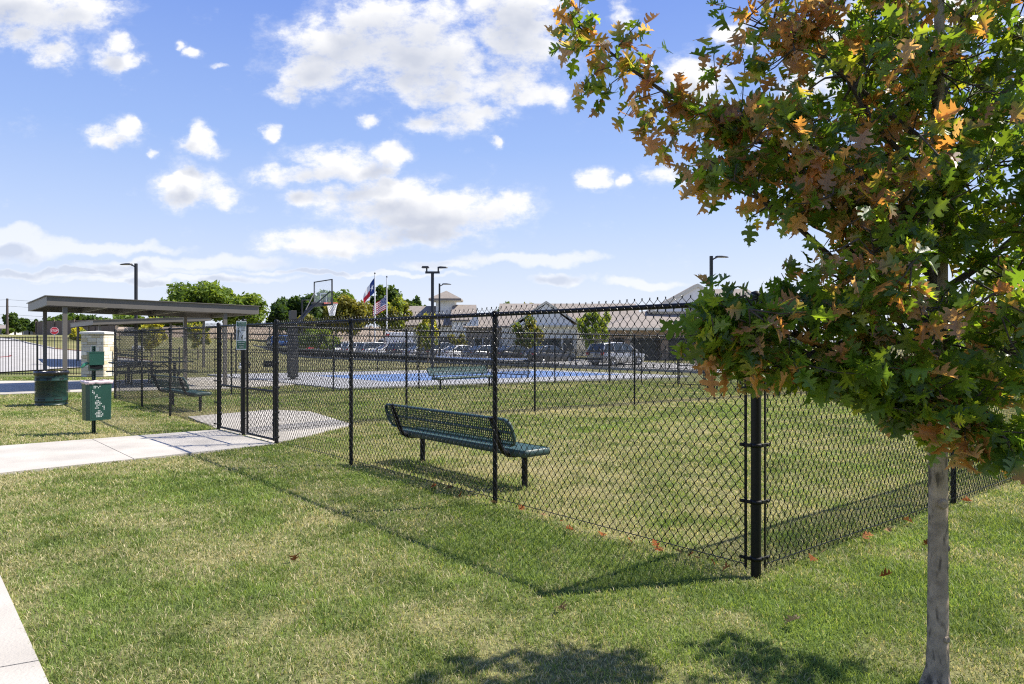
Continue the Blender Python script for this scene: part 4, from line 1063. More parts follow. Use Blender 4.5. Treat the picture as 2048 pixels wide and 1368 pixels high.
RD, WH, BL = (.42, .025, .04), (.72, .72, .74), (.025, .05, .19)
def star_in(u, v, cx, cy, r):
    du, dv = u - cx, v - cy; d = math.hypot(du, dv)
    if d > r: return False
    a = (math.atan2(dv, du) - PI / 2) % (2 * PI / 5); a = abs(a - PI / 5); a = PI / 5 - a
    # boundary of a five pointed star in polar form
    ri = .382 * r; x1, y1, x2, y2 = r, 0, ri * math.cos(PI / 5), ri * math.sin(PI / 5)
    den = math.sin(a) * (x2 - x1) - math.cos(a) * (y2 - y1)
    rb = (y1 * (x2 - x1) - x1 * (y2 - y1)) / den if abs(den) > 1e-9 else r
    return d < abs(rb)
def lone_star(s, t):
    if s < .36: return WH if star_in(s * 1.5, t, .27, .5, .26) else BL
    return WH if t > .5 else RD
def stripes(s, t):
    if s < .42 and t > 6 / 13:
        u, v = s / .42 * 6, (t - 6 / 13) / (7 / 13) * 5
        return WH if (u % 1 - .5) ** 2 + (v % 1 - .5) ** 2 < .06 else BL
    return RD if int(t * 13) % 2 == 0 else WH
flag('flag', 'blue white and red flag with one white star hanging from its pole', 749.7, 556, 586, YF, -1.35, -1.35, lone_star, squeeze=.35)
flag('flag', 'red and white striped flag with starred blue corner at half mast', 773.6, 593, 619, YF + 1, -1.65, -.95, stripes, squeeze=.1)

# ------------------------------------------------------------------ cars
def car_paint(name, c, met=.3): return pm('car_paint_' + name, c, .25, met, .03, 2, coat=.8, spec=.5)
TYRE = pm('tyre_rubber', (.012, .012, .013), .8, 0, .2); RIMM = pm('alloy_rim', (.45, .46, .48), .3, .8, .05)
TAIL = pm('red_tail_lens', (.38, .015, .02), .2, 0, .1); HEADL = pm('clear_lamp_lens', (.6, .62, .65), .1)
def make_car(kind, paint, loc, rz, label):
    t = thing('parked_car', label, 'car', loc, rz, 'cars parked along the lot')
    if kind == 'sedan':
        L, low = 4.85, [(-2.42, .46, .80, .74), (-2.34, .30, 1.02, .86), (-1.7, .25, 1.05, .92), (-.6, .22, .96, .93), (.8, .22, .95, .93), (1.5, .24, .92, .92), (2.15, .28, .78, .86), (2.42, .42, .64, .70)]
        cab = [(-1.85, 1.02, 1.05, .80, .74), (-1.05, .99, 1.46, .86, .66), (-.2, .95, 1.52, .88, .68), (.40, .94, 1.46, .88, .68), (1.30, .93, .96, .84, .78)]; wx = (-1.45, 1.5); wr = .34
    elif kind == 'suv':
        L, low = 4.7, [(-2.32, .50, .98, .80), (-2.28, .34, 1.12, .90), (-1.7, .28, 1.14, .95), (-.6, .26, 1.10, .96), (.8, .26, 1.08, .96), (1.45, .28, 1.06, .94), (2.1, .32, .94, .88), (2.36, .45, .74, .74)]
        cab = [(-2.30, 1.10, 1.14, .84, .80), (-2.02, 1.10, 1.68, .88, .70), (-.9, 1.08, 1.80, .91, .72), (.2, 1.07, 1.76, .91, .72), (.65, 1.06, 1.62, .90, .72), (1.40, 1.06, 1.09, .86, .80)]; wx = (-1.4, 1.42); wr = .38
    else:   # pickup
        L, low = 5.6, [(-2.8, .55, 1.02, .88), (-2.76, .45, 1.10, .94), (-1.7, .40, 1.12, .96), (-.55, .36, 1.12, .97), (.8, .36, 1.12, .97), (1.6, .38, 1.14, .96), (2.5, .40, 1.06, .92), (2.78, .5, .86, .84)]
        cab = [(-1.15, 1.10, 1.13, .88, .80), (-1.0, 1.10, 1.80, .90, .74), (.3, 1.10, 1.86, .92, .74), (.75, 1.10, 1.74, .91, .73), (1.45, 1.12, 1.15, .88, .82)]; wx = (-1.7, 1.75); wr = .42
    mb = MB()
    mb.loft([[(x, -w * .9, zl), (x, -w, zl + .12), (x, -w * 1.0, (zl + zh) / 2), (x, -w * .97, zh - .08), (x, -w * .84, zh), (x, 0, zh + .025), (x, w * .84, zh), (x, w * .97, zh - .08), (x, w, (zl + zh) / 2), (x, w, zl + .12), (x, w * .9, zl)] for x, zl, zh, w in low])
    mb.build('body', paint, t)
    mb = MB(); mb.loft([[(x, -wb, zb - .03), (x, -wr_ - .02, zr - .05), (x, -wr_ * .8, zr), (x, wr_ * .8, zr), (x, wr_ + .02, zr - .05), (x, wb, zb - .03)] for x, zb, zr, wb, wr_ in cab], smooth=False)
    mb.build('windows', GLASSD, t)
    hi = [c for c in cab if c[2] - c[1] > .3]
    mb = MB(); mb.loft([[(x, -(wr_ + .03), zr - .055), (x, -wr_ * .78, zr + .012), (x, wr_ * .78, zr + .012), (x, wr_ + .03, zr - .055)] for x, zb, zr, wb, wr_ in hi], caps=True); mb.build('roof', paint, t)
    for s in (-1, 1):
        mb = MB()
        a, b = cab[0], hi[0]; mb.tube([(a[0], s * a[3], a[1] - .02), (b[0], s * (b[4] + .02), b[2] - .05)], .055, 6)
        a, b = cab[-1], hi[-1]; mb.tube([(a[0], s * a[3], a[1] - .02), (b[0], s * (b[4] + .02), b[2] - .05)], .045, 6)
        for x in ((-.55, ) if kind != 'suv' else (-1.15, -.25)):
            k = min(hi, key=lambda c: abs(c[0] - x)); mb.tube([(x, s * k[3] * 1.0, k[1]), (x - .05, s * (k[4] + .025), k[2] - .05)], .04, 6)
        mb.build('pillars', paint, t)
        mb = MB(); k = cab[-1]; mb.box((k[0] - .35, s * (k[3] + .17), k[1] + .10), (.12, .18, .14), bev=.03); mb.build('wing_mirror', paint, t)
        x0, zl, zh, w = low[1]; mb = MB(); mb.box((x0 + .02, s * w * .83, zh - .17), (.16, w * .30, .20 if kind == 'suv' else .13), bev=.03); mb.build('tail_light', TAIL, t)
        x0, zl, zh, w = low[-2]; mb = MB(); mb.box((x0 + .10, s * w * .78, zh - .10), (.24, w * .3, .13), bev=.03); mb.build('headlight', HEADL, t)
        for x in wx:
            wl = thing('wheel', None, None, (x, s * (low[3][3] - .10), wr), 0); wl.parent = t
            M = Matrix.Rotation(PI / 2, 3, 'X')
            mb = MB(); mb.lathe([(wr * .62, -.11), (wr * .94, -.11), (wr, -.07), (wr, .07), (wr * .94, .11), (wr * .62, .11)], 24, (0, 0, 0), M); mb.build('tyre', TYRE, wl)
            mb = MB(); mb.lathe([(wr * .62, .1), (wr * .58, .06), (wr * .5, .04), (.06, .05), (.001, .055)], 24, (0, 0, 0), M); mb.lathe([(wr * .62, -.1), (wr * .58, -.06), (wr * .5, -.04), (.06, -.05), (.001, -.055)], 24, (0, 0, 0), M)
            for k in range(5):
                a = 2 * PI * k / 5
                for sy in (-1, 1): mb.tube([(0, sy * .075, 0), (wr * .6 * math.cos(a), sy * .09, wr * .6 * math.sin(a))], .035, 5)
            mb.build('rim', RIMM, wl)
    x0, zl, zh, w = low[0]; mb = MB(); mb.box((x0 - .02, 0, zl + .06), (.10, w * 2.1, .16), bev=.03); mb.build('rear_bumper', pm('dark_bumper', (.03, .03, .032), .5) if kind != 'sedan' else paint, t)
    mb = MB(); mb.box((x0 - .015 if kind != 'sedan' else x0 - .06, 0, zl + .30), (.012, .34, .17)); mb.build('number_plate', pm('plate_white', (.6, .6, .58), .5), t)
    return t
SIL = car_paint('silver', (.5, .5, .5), .5); DGR = car_paint('dark_grey', (.06, .062, .068), .5); WHT = car_paint('white', (.72, .72, .72), 0); BLK = car_paint('black', (.012, .012, .014), .1)
BLU = car_paint('blue', (.03, .10, .33), .4); REDP = car_paint('red', (.42, .02, .02), .1); GRY = car_paint('mid_grey', (.16, .165, .175), .6); NAV = car_paint('navy', (.02, .03, .06), .3)
S0 = Vector((7.95, 52.7))
def car_px(px, kind, paint, label, shift=0):
    # where the row of bays, running along U1, crosses this bearing
    a = (px - 1024) / F; t_ = (S0.x - a * S0.y) / (a * U1.y - U1.x)
    p = S0 + U1 * t_ + U2 * shift; make_car(kind, paint, (p.x, p.y, gz(p.x, p.y) + .02), A2 + rnd.uniform(-.03, .03), label)
for a in ((1233, 'suv', SIL, 'silver minivan parked at the right end of the row, rear towards the court'),
          (1097, 'sedan', DGR, 'dark grey sedan parked to the left of the silver minivan'),
          (1030, 'sedan', BLK, 'black sedan between the dark grey sedan and a paler car'),
          (968, 'sedan', GRY, 'mid grey sedan in the row behind the court net', .4),
          (925, 'sedan', WHT, 'white sedan in the row behind the court net'),
          (886, 'suv', GRY, 'grey wagon right beside the twin headed lamp'),
          (852, 'sedan', SIL, 'silver sedan parked left of the twin headed lamp'),
          (818, 'suv', DGR, 'dark grey wagon in front of the delivery truck'),
          (786, 'sedan', WHT, 'white sedan with bright windshield below the flagpoles'),
          (756, 'suv', SIL, 'silver wagon left of the white sedan below the flagpoles'),
          (725, 'suv', WHT, 'white wagon seen through the fence beside the near line post'),
          (694, 'pickup', WHT, 'white pickup truck parked left of the white wagon'),
          (668, 'sedan', DGR, 'dark sedan behind the blue court\'s left corner'),
          (641, 'suv', REDP, 'red wagon right of the basketball pole'),
          (618, 'pickup', BLK, 'black pickup truck just right of the basketball pole'),
          (570, 'suv', BLU, 'bright blue wagon left of the basketball pole')): car_px(*a)
def delivery_truck():
    Y = 88; x = hx(797, Y); z0 = gz(x, Y) + .02
    t = thing('delivery_truck', 'white delivery truck with purple and orange lettering behind the parked cars', 'truck', (x, Y, z0), .12)
    top = hz(664.5, Y) - z0; W = 3.7
    mb = MB(); mb.box((.15, 0, (top + .7) / 2), (W - .3, 2.2, top - .7), bev=.05); mb.build('cargo_box', WHT, t)
    mb = MB(); mb.loft([[(xx, -1.02, .5), (xx, -1.02, zz), (xx, 1.02, zz), (xx, 1.02, .5)] for xx, zz in ((-1.71, 2.3), (-2.3, 2.15), (-2.75, 1.35), (-3.2, 1.2), (-3.3, .7))], True, True, False); mb.build('cab', WHT, t)
    mb = MB(); mb.add([(-2.33, -1.0, 2.08), (-2.33, 1.0, 2.08), (-2.77, 1.0, 1.42), (-2.77, -1.0, 1.42)], [(0, 1, 2, 3)]); mb.box((-2.15, -1.03, 1.78), (.6, .02, .55)); mb.build('windscreen', GLASSD, t)
    mb = MB(); mb.box((-.6, 0, .6), (5.0, 1.9, .22)); mb.build('chassis', BLACK, t)
    for xx in (-2.5, 1.0):
        for s in (-1, 1):
            mb = MB(); mb.lathe([(.001, -.13), (.45, -.13), (.48, -.06), (.48, .06), (.45, .13), (.001, .13)], 20, (xx, s * .92, .48), Matrix.Rotation(PI / 2, 3, 'X')); mb.build('wheel', TYRE, t)
    zc = hz(686.5, Y) - z0
    lettering('Fed', .78, pm('purple_letters', (.07, .02, .24), .5), t, (-.05, -1.103, zc), sx=1.0); lettering('Ex', .78, pm('orange_letters', (.75, .16, .01), .5), t, (1.10, -1.103, zc), sx=1.0)
    mb = MB(); mb.box((-1.3, -1.105, top - .35), (.45, .012, .25)); mb.build('red_marking', pm('red_marking', (.5, .04, .03), .5), t)
delivery_truck()

# ------------------------------------------------------------------ sign, utility pole, walls, houses
def stop_sign():
    Y = 57; x = hx(109, Y); zc = hz(661.5, Y); z0 = gz(x, Y)
    t = thing('stop_sign', 'red octagonal stop sign on a thin post beyond the iron fence', 'sign', (x, Y, z0), math.atan2(x, -Y) + PI)
    t.rotation_euler = (0, 0, math.atan2(-x, Y) * .6)
    R = .295; mb = MB(); pts = [(R * math.cos(PI / 8 + k * PI / 4) / math.cos(PI / 8), R * math.sin(PI / 8 + k * PI / 4) / math.cos(PI / 8)) for k in range(8)]
    def plate(sc, y, mat, nm):
        mb = MB(); v = [(a * sc, y, zc - z0 + b * sc) for a, b in pts]; v2 = [(a, y + .006, c) for a, _, c in v]; n = 8
        mb.add(v + v2, [tuple(range(n)), tuple(range(2 * n - 1, n - 1, -1))] + [(i, n + i, n + (i + 1) % n, (i + 1) % n) for i in range(n)]); mb.build(nm, mat, t)
    plate(1, -.03, WHITE, 'sign_border'); plate(.93, -.034, pm('stop_red', (.50, .02, .03), .45, 0, .05), 'sign_face')
    lettering('STOP', .24, WHITE, t, (0, -.0385, zc - z0), sx=.80)
    mb = MB(); mb.box((0, 0, (zc - z0) / 2 + .1), (.05, .04, zc - z0 + .35)); mb.build('post', GALV, t)
stop_sign()
def utility_pole():
    Y = 92; x = hx(14.5, Y); z0 = gz(x, Y)
    t = thing('utility_pole', 'wooden utility pole at the far left with wires', 'pole', (x, Y, z0), .2)
    h = hz(597, Y) - z0
    mb = MB(); mb.tube([(0, 0, -.5), (0, 0, h)], [.19, .12], 10); mb.build('pole', pm('weathered_wood', (.07, .055, .045), .9, 0, .2), t)
    for dz in (-.15, -1.0, -2.1, -2.6):
        mb = MB(); mb.lathe([(.04, h + dz - .1), (.06, h + dz), (.03, h + dz + .1)], 8, (.14, 0, 0)); mb.build('insulator', GALV, t)
        for sg in (-1, 1):
            L = 75; mb = MB(); pts = [(.14 + sg * L * k / 14, .3 * k * sg, h + dz - 1.6 * (4 * (k / 14) * (1 - k / 14)) * .8 - sg * k * .0) for k in range(15)]
            mb.tube(pts, .014, 4); mb.build('wire', BLACK, t)
utility_pole()

def board_fence(pts, h, label, mat, name='board_fence', cat='fence', bw=.16, cap=None, postw=.12):
    p0 = pts[0]; z0 = gz(p0.x, p0.y); root = thing(name, label, cat, (p0.x, p0.y, z0), 0)
    for p, q in zip(pts[:-1], pts[1:]):
        L = (q - p).length; d = (q - p) / L; n = Vector((-d.y, d.x)); nb = int(L / 2.4)
        for k in range(nb):
            mb = MB(); m = max(1, int(L / nb / bw))
            for j in range(m):
                t0 = (k + j / m) * L / nb; c = p + d * (t0 + L / nb / m / 2); zz = gz(c.x, c.y) - z0; s = rnd.uniform(.82, 1.12); mb.col = (.185 * s, .145 * s, .12 * s)
                mb.box((c.x - p0.x, c.y - p0.y, zz + h / 2 + rnd.uniform(-.01, .01)), (L / nb / m - .012, .025, h), math.atan2(d.y, d.x))
            mb.build('board_panel', mat, root)
        for k in range(nb + 1):
            c = p + d * (k * L / nb) - n * .08; mb = MB(); zz = gz(c.x, c.y) - z0; mb.box((c.x - p0.x, c.y - p0.y, zz + h / 2 + .05), (postw, postw, h + .1), math.atan2(d.y, d.x)); mb.build('fence_post', pm('fence_post_wood', (.15, .115, .095), .9, 0, .2), root)
    return root
WOOD = attr_mat('weathered_boards', .9, 0, .2)
board_fence([Vector((hx(73, 95), 95)), Vector((hx(150, 88), 88)), Vector((hx(232, 86), 86))], 2.0, 'weathered wooden board fence on the rise left of the second canopy', WOOD)
def masonry_wall():
    a, b = Vector((hx(232, 100), 100)), Vector((hx(842, 138), 138)); d = b - a; L = d.length; z0 = gz(a.x, a.y)
    t = thing('masonry_wall', 'long pale pinkish masonry screen wall beyond the parked cars', 'wall', (a.x, a.y, 0), math.atan2(d.y, d.x))
    m = pm('pink_masonry', (.60, .49, .43), .9, 0, .12, .8, .3, 12)
    n = 14
    top = lambda k: hz(654, 100 + 38 * k / n)
    for k in range(n):
        h = top(k + .5) + 1; mb = MB(); mb.box((L * (k + .5) / n, 0, h / 2 - 1), (L / n - .5, .2, h)); mb.build('wall_panel', m, t)
    for k in range(n + 1):
        h = top(k) + 1.1; mb = MB(); mb.box((L * k / n, 0, h / 2 - 1), (.5, .45, h)); mb.box((L * k / n, 0, h - .95), (.6, .55, .1)); mb.build('wall_pier', m, t)
masonry_wall()
def utility_box():
    Y = 62; x = hx(276, Y); z0 = gz(x, Y)
    t = thing('utility_cabinet', 'white utility cabinet in the grass beyond the left fence', 'cabinet', (x, Y, z0), .3)
    h = hz(691.5, Y) - z0
    mb = MB(); mb.box((0, 0, h / 2), (.85, .7, h), bev=.06); mb.build('cabinet_body', WHITE, t)
    mb = MB(); mb.box((0, -.355, h * .5), (.7, .012, h * .78)); mb.build('cabinet_door', pm('cabinet_grey', (.6, .6, .6), .5), t)
utility_box()

ROOFG = pm('grey_shingles', (.235, .202, .172), .95, 0, .14, 2.2, .5, 25)
ROOFB = pm('brown_shingles', (.20, .12, .085), .95, 0, .15, 3, .3, 20)
SIDING = pm('white_siding', (.76, .74, .69), .7, 0, .06, 1.5)
TRIM = pm('cream_trim', (.60, .56, .46), .6, 0, .05)
def brick_mat():
    m = bpy.data.materials.new('tan_brick'); m.use_nodes = True; nt = m.node_tree; N = nt.nodes; L = nt.links; b = N['Principled BSDF']; b.inputs['Roughness'].default_value = .9
    tc = N.new('ShaderNodeTexCoord'); s = N.new('ShaderNodeSeparateXYZ'); c = N.new('ShaderNodeCombineXYZ'); L.new(tc.outputs['Object'], s.inputs[0])
    ad = N.new('ShaderNodeMath'); L.new(s.outputs[0], ad.inputs[0]); L.new(s.outputs[1], ad.inputs[1]); L.new(ad.outputs[0], c.inputs[0]); L.new(s.outputs[2], c.inputs[1])
    br = N.new('ShaderNodeTexBrick'); br.inputs['Scale'].default_value = 4.5; br.inputs['Color1'].default_value = (.26, .165, .11, 1); br.inputs['Color2'].default_value = (.34, .23, .155, 1); br.inputs['Mortar'].default_value = (.40, .36, .31, 1); br.inputs['Mortar Size'].default_value = .018
    L.new(c.outputs[0], br.inputs['Vector']); L.new(br.outputs[0], b.inputs['Base Color']); return m
BRICK = brick_mat()

def gable_roof(root, x0, x1, y0, y1, ze, zr, axis, name, mat, over=.4, hip=0, th=.16):
    """roof over a rectangle; ridge along 'x' or 'y'; hip: metres the ridge is pulled in at each end"""
    mb = MB(); X0, X1, Y0, Y1 = x0 - over, x1 + over, y0 - over, y1 + over
    if axis == 'x': r = [(X0 + hip, (Y0 + Y1) / 2, zr), (X1 - hip, (Y0 + Y1) / 2, zr)]
    else: r = [((X0 + X1) / 2, Y0 + hip, zr), ((X0 + X1) / 2, Y1 - hip, zr)]
    base = [(X0, Y0, ze), (X1, Y0, ze), (X1, Y1, ze), (X0, Y1, ze)]
    v = base + r; 
    if axis == 'x': f = [(0, 1, 5, 4), (2, 3, 4, 5)]; e = [(1, 2, 5), (3, 0, 4)]; rim = [(0, 1), (1, 5), (5, 2), (2, 3), (3, 4), (4, 0)]
    else: f = [(1, 2, 5, 4), (3, 0, 4, 5)]; e = [(0, 1, 4), (2, 3, 5)]; rim = [(0, 4), (4, 1), (1, 2), (2, 5), (5, 3), (3, 0)]
    if hip > 0: f = f + e; rim = [(0, 1), (1, 2), (2, 3), (3, 0)]
    n = len(v); lo = [(a, b, c - th) for a, b, c in v]
    mb.add(v + lo, f + [tuple(i + n for i in q[::-1]) for q in f] + [(a, a + n, b + n, b) for a, b in rim])
    return mb.build(name, mat, root)
def gable_end(root, x0, x1, y, z0, zr, mat, name, th=.1):
    mb = MB(); v = [(x0, y, z0), (x1, y, z0), ((x0 + x1) / 2, y, zr)]; v2 = [(a, y + th, c) for a, b, c in v]
    mb.add(v + v2, [(0, 1, 2), (5, 4, 3), (0, 3, 4, 1), (1, 4, 5, 2), (2, 5, 3, 0)]); return mb.build(name, mat, root)
def rakes(root, x0, x1, y, ze, zr, mat, w=.28, name='rake_board'):
    for xa in (x0, x1):
        mb = MB(); a = Vector((xa, y, ze)); b = Vector(((x0 + x1) / 2, y, zr)); d = (b - a)
        mb.add([a, b, b - Vector((0, 0, w)), a - Vector((0, 0, w)), a + Vector((0, .06, 0)), b + Vector((0, .06, 0)), b + Vector((0, .06, -w)), a + Vector((0, .06, -w))], [(0, 1, 2, 3), (7, 6, 5, 4), (0, 4, 5, 1), (3, 2, 6, 7), (0, 3, 7, 4), (1, 5, 6, 2)]); mb.build(name, mat, root)
def window(root, x, y, z, w, h, mat=None):
    mb = MB(); mb.box((x, y, z), (w + .16, .08, h + .16)); fr = mb.build('window', WHITE, root)
    mb = MB(); mb.box((x, y - .035, z), (w, .02, h)); mb.build('pane', GLASSD, fr)

def clubhouse():
    Y = 104; t = thing('clubhouse', 'grey roofed clubhouse with a square white tower', 'building', (0, Y, -.27), 0)
    X = lambda px, yy=Y: hx(px, yy); Z = lambda py, yy=Y: hz(py, yy) + .27
    x0, x1 = X(803), X(938); ze, zr = Z(650), Z(608.5)
    mb = MB(); mb.box(((x0 + x1) / 2, 5, (ze - .3) / 2), (x1 - x0, 10, ze - .3)); mb.build('wall', SIDING, t)
    gable_roof(t, x0, x1, 0, 10, ze, zr, 'x', 'roof', ROOFG, .5, 1.0)
    gx0, gx1 = X(900), X(951)
    cx0, cx1 = X(868), X(907); cz0, cz1 = zr - 1.6, Z(597); cy = 4.0; cw = cx1 - cx0
    mb = MB(); mb.box(((cx0 + cx1) / 2, cy, (cz0 + cz1) / 2), (cw, cw, cz1 - cz0)); mb.build('tower', SIDING, t)
    gable_roof(t, cx0, cx1, cy - cw / 2, cy + cw / 2, cz1 + .12, Z(577.5), 'x', 'tower_roof', ROOFG, 1.0, 1.0 + cw / 2 - .02, .3)
    mb = MB(); mb.box(((cx0 + cx1) / 2, cy, cz1 - .12), (cw + 1.7, cw + 1.7, .22)); mb.build('tower_soffit', WHITE, t)
    # cross gable with the white rake and the lower wing
    gable_roof(t, X(905), X(948), -1.5, 7, Z(640), Z(607.5), 'x', 'wing_roof', ROOFG, .2, 0)
    mb = MB(); mb.box(((X(905) + X(948)) / 2, 2.7, (Z(640) - .2) / 2), (X(948) - X(905), 8, Z(640) - .2)); mb.build('wing_wall', SIDING, t)
    lx0, lx1 = X(934), X(1030)
    mb = MB(); mb.box(((lx0 + lx1) / 2, 1.5, (Z(655) - .15) / 2), (lx1 - lx0, 6.4, Z(655) - .15)); mb.build('porch_wall', pm('tan_siding', (.36, .31, .26), .8, 0, .1), t)
    gable_roof(t, lx0, lx1, -2, 5, Z(655), Z(632), 'x', 'porch_roof', ROOFG, .4, 0)
    rw = MB(); rw.box((lx0 - .2, -2.2, (Z(655)) / 2), (.5, .5, Z(655) - .4)); rw.build('porch_column', WHITE, t)
    mb = MB(); a = Vector((X(933), -2.7, Z(653))); b = Vector((X(952), -2.7, Z(632)))
    mb.add([a, a + Vector((1.9, 0, 0)), b + Vector((.5, 0, 0)), b, a + Vector((0, .3, 0)), a + Vector((1.9, .3, 0)), b + Vector((.5, .3, 0)), b + Vector((0, .3, 0))], [(0, 1, 2, 3), (7, 6, 5, 4), (0, 3, 7, 4), (1, 5, 6, 2), (3, 2, 6, 7), (0, 4, 5, 1)]); mb.build('rake_board', WHITE, t)
    for px in (820, 845, 890, 920): window(t, X(px), -.06, 1.9, 1.3, 1.5)
    for px in (958, 975, 992, 1010): window(t, X(px), -1.78, 1.5, 1.1, 1.6)
clubhouse()
def gabled_hall():
    Y = 86; t = thing('gabled_building', 'white fronted building with a broad front gable and long grey roof', 'building', (0, Y, -.27), 0)
    X = lambda px, yy=Y: hx(px, yy); Z = lambda py, yy=Y: hz(py, yy) + .27
    gx0, gx1 = X(1024), X(1160); ze, zr = Z(650), Z(602)
    mb = MB(); mb.box(((gx0 + gx1) / 2, 5, (ze - .2) / 2), (gx1 - gx0 - .8, 10, ze - .2)); mb.build('front_wall', SIDING, t)
    gable_end(t, gx0 + .4, gx1 - .4, -.32, ze - .25, zr - .35, SIDING, 'gable')
    gable_roof(t, gx0, gx1, -.1, 14, ze, zr, 'y', 'gable_roof', ROOFG, .3, 0); rakes(t, gx0 - .3, gx1 + .3, -.46, ze - .02, zr - .02, TRIM)
    bx0, bx1 = X(1002), X(1300)
    mb = MB(); mb.box(((bx0 + bx1) / 2, 12.2, (ze - .2) / 2), (bx1 - bx0, 14, ze - .2)); mb.build('wall', SIDING, t)
    gable_roof(t, bx0, bx1, 5.3, 19, ze, Z(606) + .6, 'x', 'main_roof', ROOFG, .4, 0)
    mb = MB(); mb.box(((gx0 + gx1) / 2 + 1.5, -.35, ze - .1), (gx1 - gx0 + 1.5, .5, .22)); mb.build('eave_band', TRIM, t)
    for px in (1046, 1075, 1112, 1136): window(t, X(px), -.05, 1.5, 1.2, 1.6)
    mb = MB(); mb.box((X(1090), -.06, 1.15), (1.5, .1, 2.3)); mb.build('door', GLASSD, t)
gabled_hall()
def brick_building():
    Y = 70; t = thing('brick_building', 'tan brick building with hipped grey roof behind the silver minivan', 'building', (0, Y, -.27), 0)
    X = lambda px, yy=Y: hx(px, yy); Z = lambda py, yy=Y: hz(py, yy) + .27
    x0, x1 = X(1214), X(1560); ze = Z(658.5); d = 13
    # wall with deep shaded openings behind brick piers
    mb = MB(); mb.box(((x0 + x1) / 2, 1.8, (ze + 0) / 2 - .1), (x1 - x0 - .6, .3, ze - .2)); mb.build('recessed_wall', pm('shaded_brick', (.10, .075, .06), .9, 0, .15, 2), t)  # the porch shade is put into this darker brick colour
    mb = MB(); mb.box(((x0 + x1) / 2, .35, ze - .47), (x1 - x0 - .4, .3, .72)); mb.build('brick_lintel', BRICK, t)
    for px in (1217, 1256, 1330, 1402, 1474, 1546):
        mb = MB(); mb.box((X(px), .35, (ze - .84) / 2), (.7 if px > 1217 else .9, .5, ze - .84)); mb.build('brick_pier', BRICK, t)
    for px in (1293, 1366, 1438, 1510):
        mb = MB(); mb.box((X(px), 1.62, 1.15), (2.6, .06, 2.3)); mb.build('garage_door', pm('dark_door', (.035, .035, .04), .4), t)
    mb = MB(); mb.box(((x0 + x1) / 2, d / 2 + 1, ze / 2 - .1), (x1 - x0 - .8, d - 2.1, ze - .25)); mb.build('back_wall', BRICK, t)
    gable_roof(t, x0, x1, 0, d, ze + .1, Z(617), 'x', 'roof', ROOFG, .5, 5.2, .2)
    mb = MB(); mb.box(((x0 + x1) / 2, -.58, ze + .02), (x1 - x0 + 1.1, .14, .26)); mb.build('gutter', TRIM, t)
    mb = MB(); mb.box((X(1262), .07, ze / 2), (.1, .1, ze - .2)); mb.build('downpipe', TRIM, t)
    # taller gable behind
    gx0, gx1 = X(1298, 76), X(1481, 76); yg = 5.0; zg, zr = hz(622, 76) + .27, hz(569, 76) + .27
    mb = MB(); mb.box(((gx0 + gx1) / 2, yg + 6.5, zg / 2), (gx1 - gx0 - .5, 12, zg)); mb.build('upper_wall', SIDING, t)
    gable_end(t, gx0 + .3, gx1 - .3, yg - .2, zg - .1, zr - .3, SIDING, 'upper_gable'); gable_roof(t, gx0, gx1, yg, yg + 1.0, zg, zr, 'y', 'upper_roof', ROOFG, .3, 0)
    rakes(t, gx0 - .3, gx1 + .3, yg - .37, zg - .02, zr - .02, TRIM, .34)
    gable_roof(t, X(1384, 74), X(1560, 74), 4.4, 14, zg, zr - .25, 'x', 'right_roof', ROOFG, .3, 2)
brick_building()
def house(px0, px1, Y, ye, yr, yb, label, roof, wall):
    x0, x1 = hx(px0, Y), hx(px1, Y); z0 = hz(yb, Y)
    t = thing('house', label, 'house', (0, Y, min(z0, gz((x0 + x1) / 2, Y))), 0); zo = t.location.z
    ze, zr = hz(ye, Y) - zo, hz(yr, Y) - zo
    mb = MB(); mb.box(((x0 + x1) / 2, 4, ze / 2), (x1 - x0, 8, ze)); mb.build('wall', wall, t)
    gable_roof(t, x0, x1, 0, 8, ze, zr, 'x', 'roof', roof, .5, 3.2)
    for k in (.25, .5, .75): window(t, x0 + (x1 - x0) * k, -.03, ze * .62, 1.2, 1.2)
house(44, 84, 130, 655, 644, 672, 'distant house with orange brown roof behind the left trees', ROOFB, BRICK)
house(-60, 18, 138, 657, 649, 672, 'distant low grey roofed house at the left edge', ROOFG, SIDING)
# ------------------------------------------------------------------ background trees
def leaf_cloud(centres, n, size, cols, rng, flat=1.0):
    """leaf clumps (bent quads) scattered through a set of ellipsoids; returns vertex, colour arrays"""
    C_ = np.array([c[:3] for c in centres]); R_ = np.array([c[3:6] for c in centres]); w = R_.prod(1) ** .67; w /= w.sum()
    k = rng.choice(len(C_), n, p=w)
    d = rng.normal(size=(n, 3)); d /= np.linalg.norm(d, axis=1)[:, None]
    r = rng.random(n) ** .42 * (1 + .12 * rng.normal(size=n))
    P = C_[k] + d * R_[k] * r[:, None]
    nn = rng.normal(size=(n, 3)) + d * .5 + np.array([0, 0, .5]); nn /= np.linalg.norm(nn, axis=1)[:, None]
    a = np.cross(nn, rng.normal(size=(n, 3))); a /= np.linalg.norm(a, axis=1)[:, None]; b = np.cross(nn, a)
    s = size * (.55 + .8 * rng.random(n))[:, None]
    v = np.stack([P - a * s, P - b * s * .55 + nn * s * .1, P + a * s, P + b * s * .55 + nn * s * .1], 1)
    cl = np.array(cols); tone = rng.random(len(C_)) * .5 + rng.random() * 0
    m = np.clip(tone[k] + rng.random(n) * .5, 0, .999) * (len(cl) - 1); i = m.astype(int); f = (m - i)[:, None]
    c = cl[i] * (1 - f) + cl[np.minimum(i + 1, len(cl) - 1)] * f
    c = c * (.8 + .4 * rng.random(n))[:, None]
    return v.reshape(-1, 3), np.repeat(c, 4, 0)
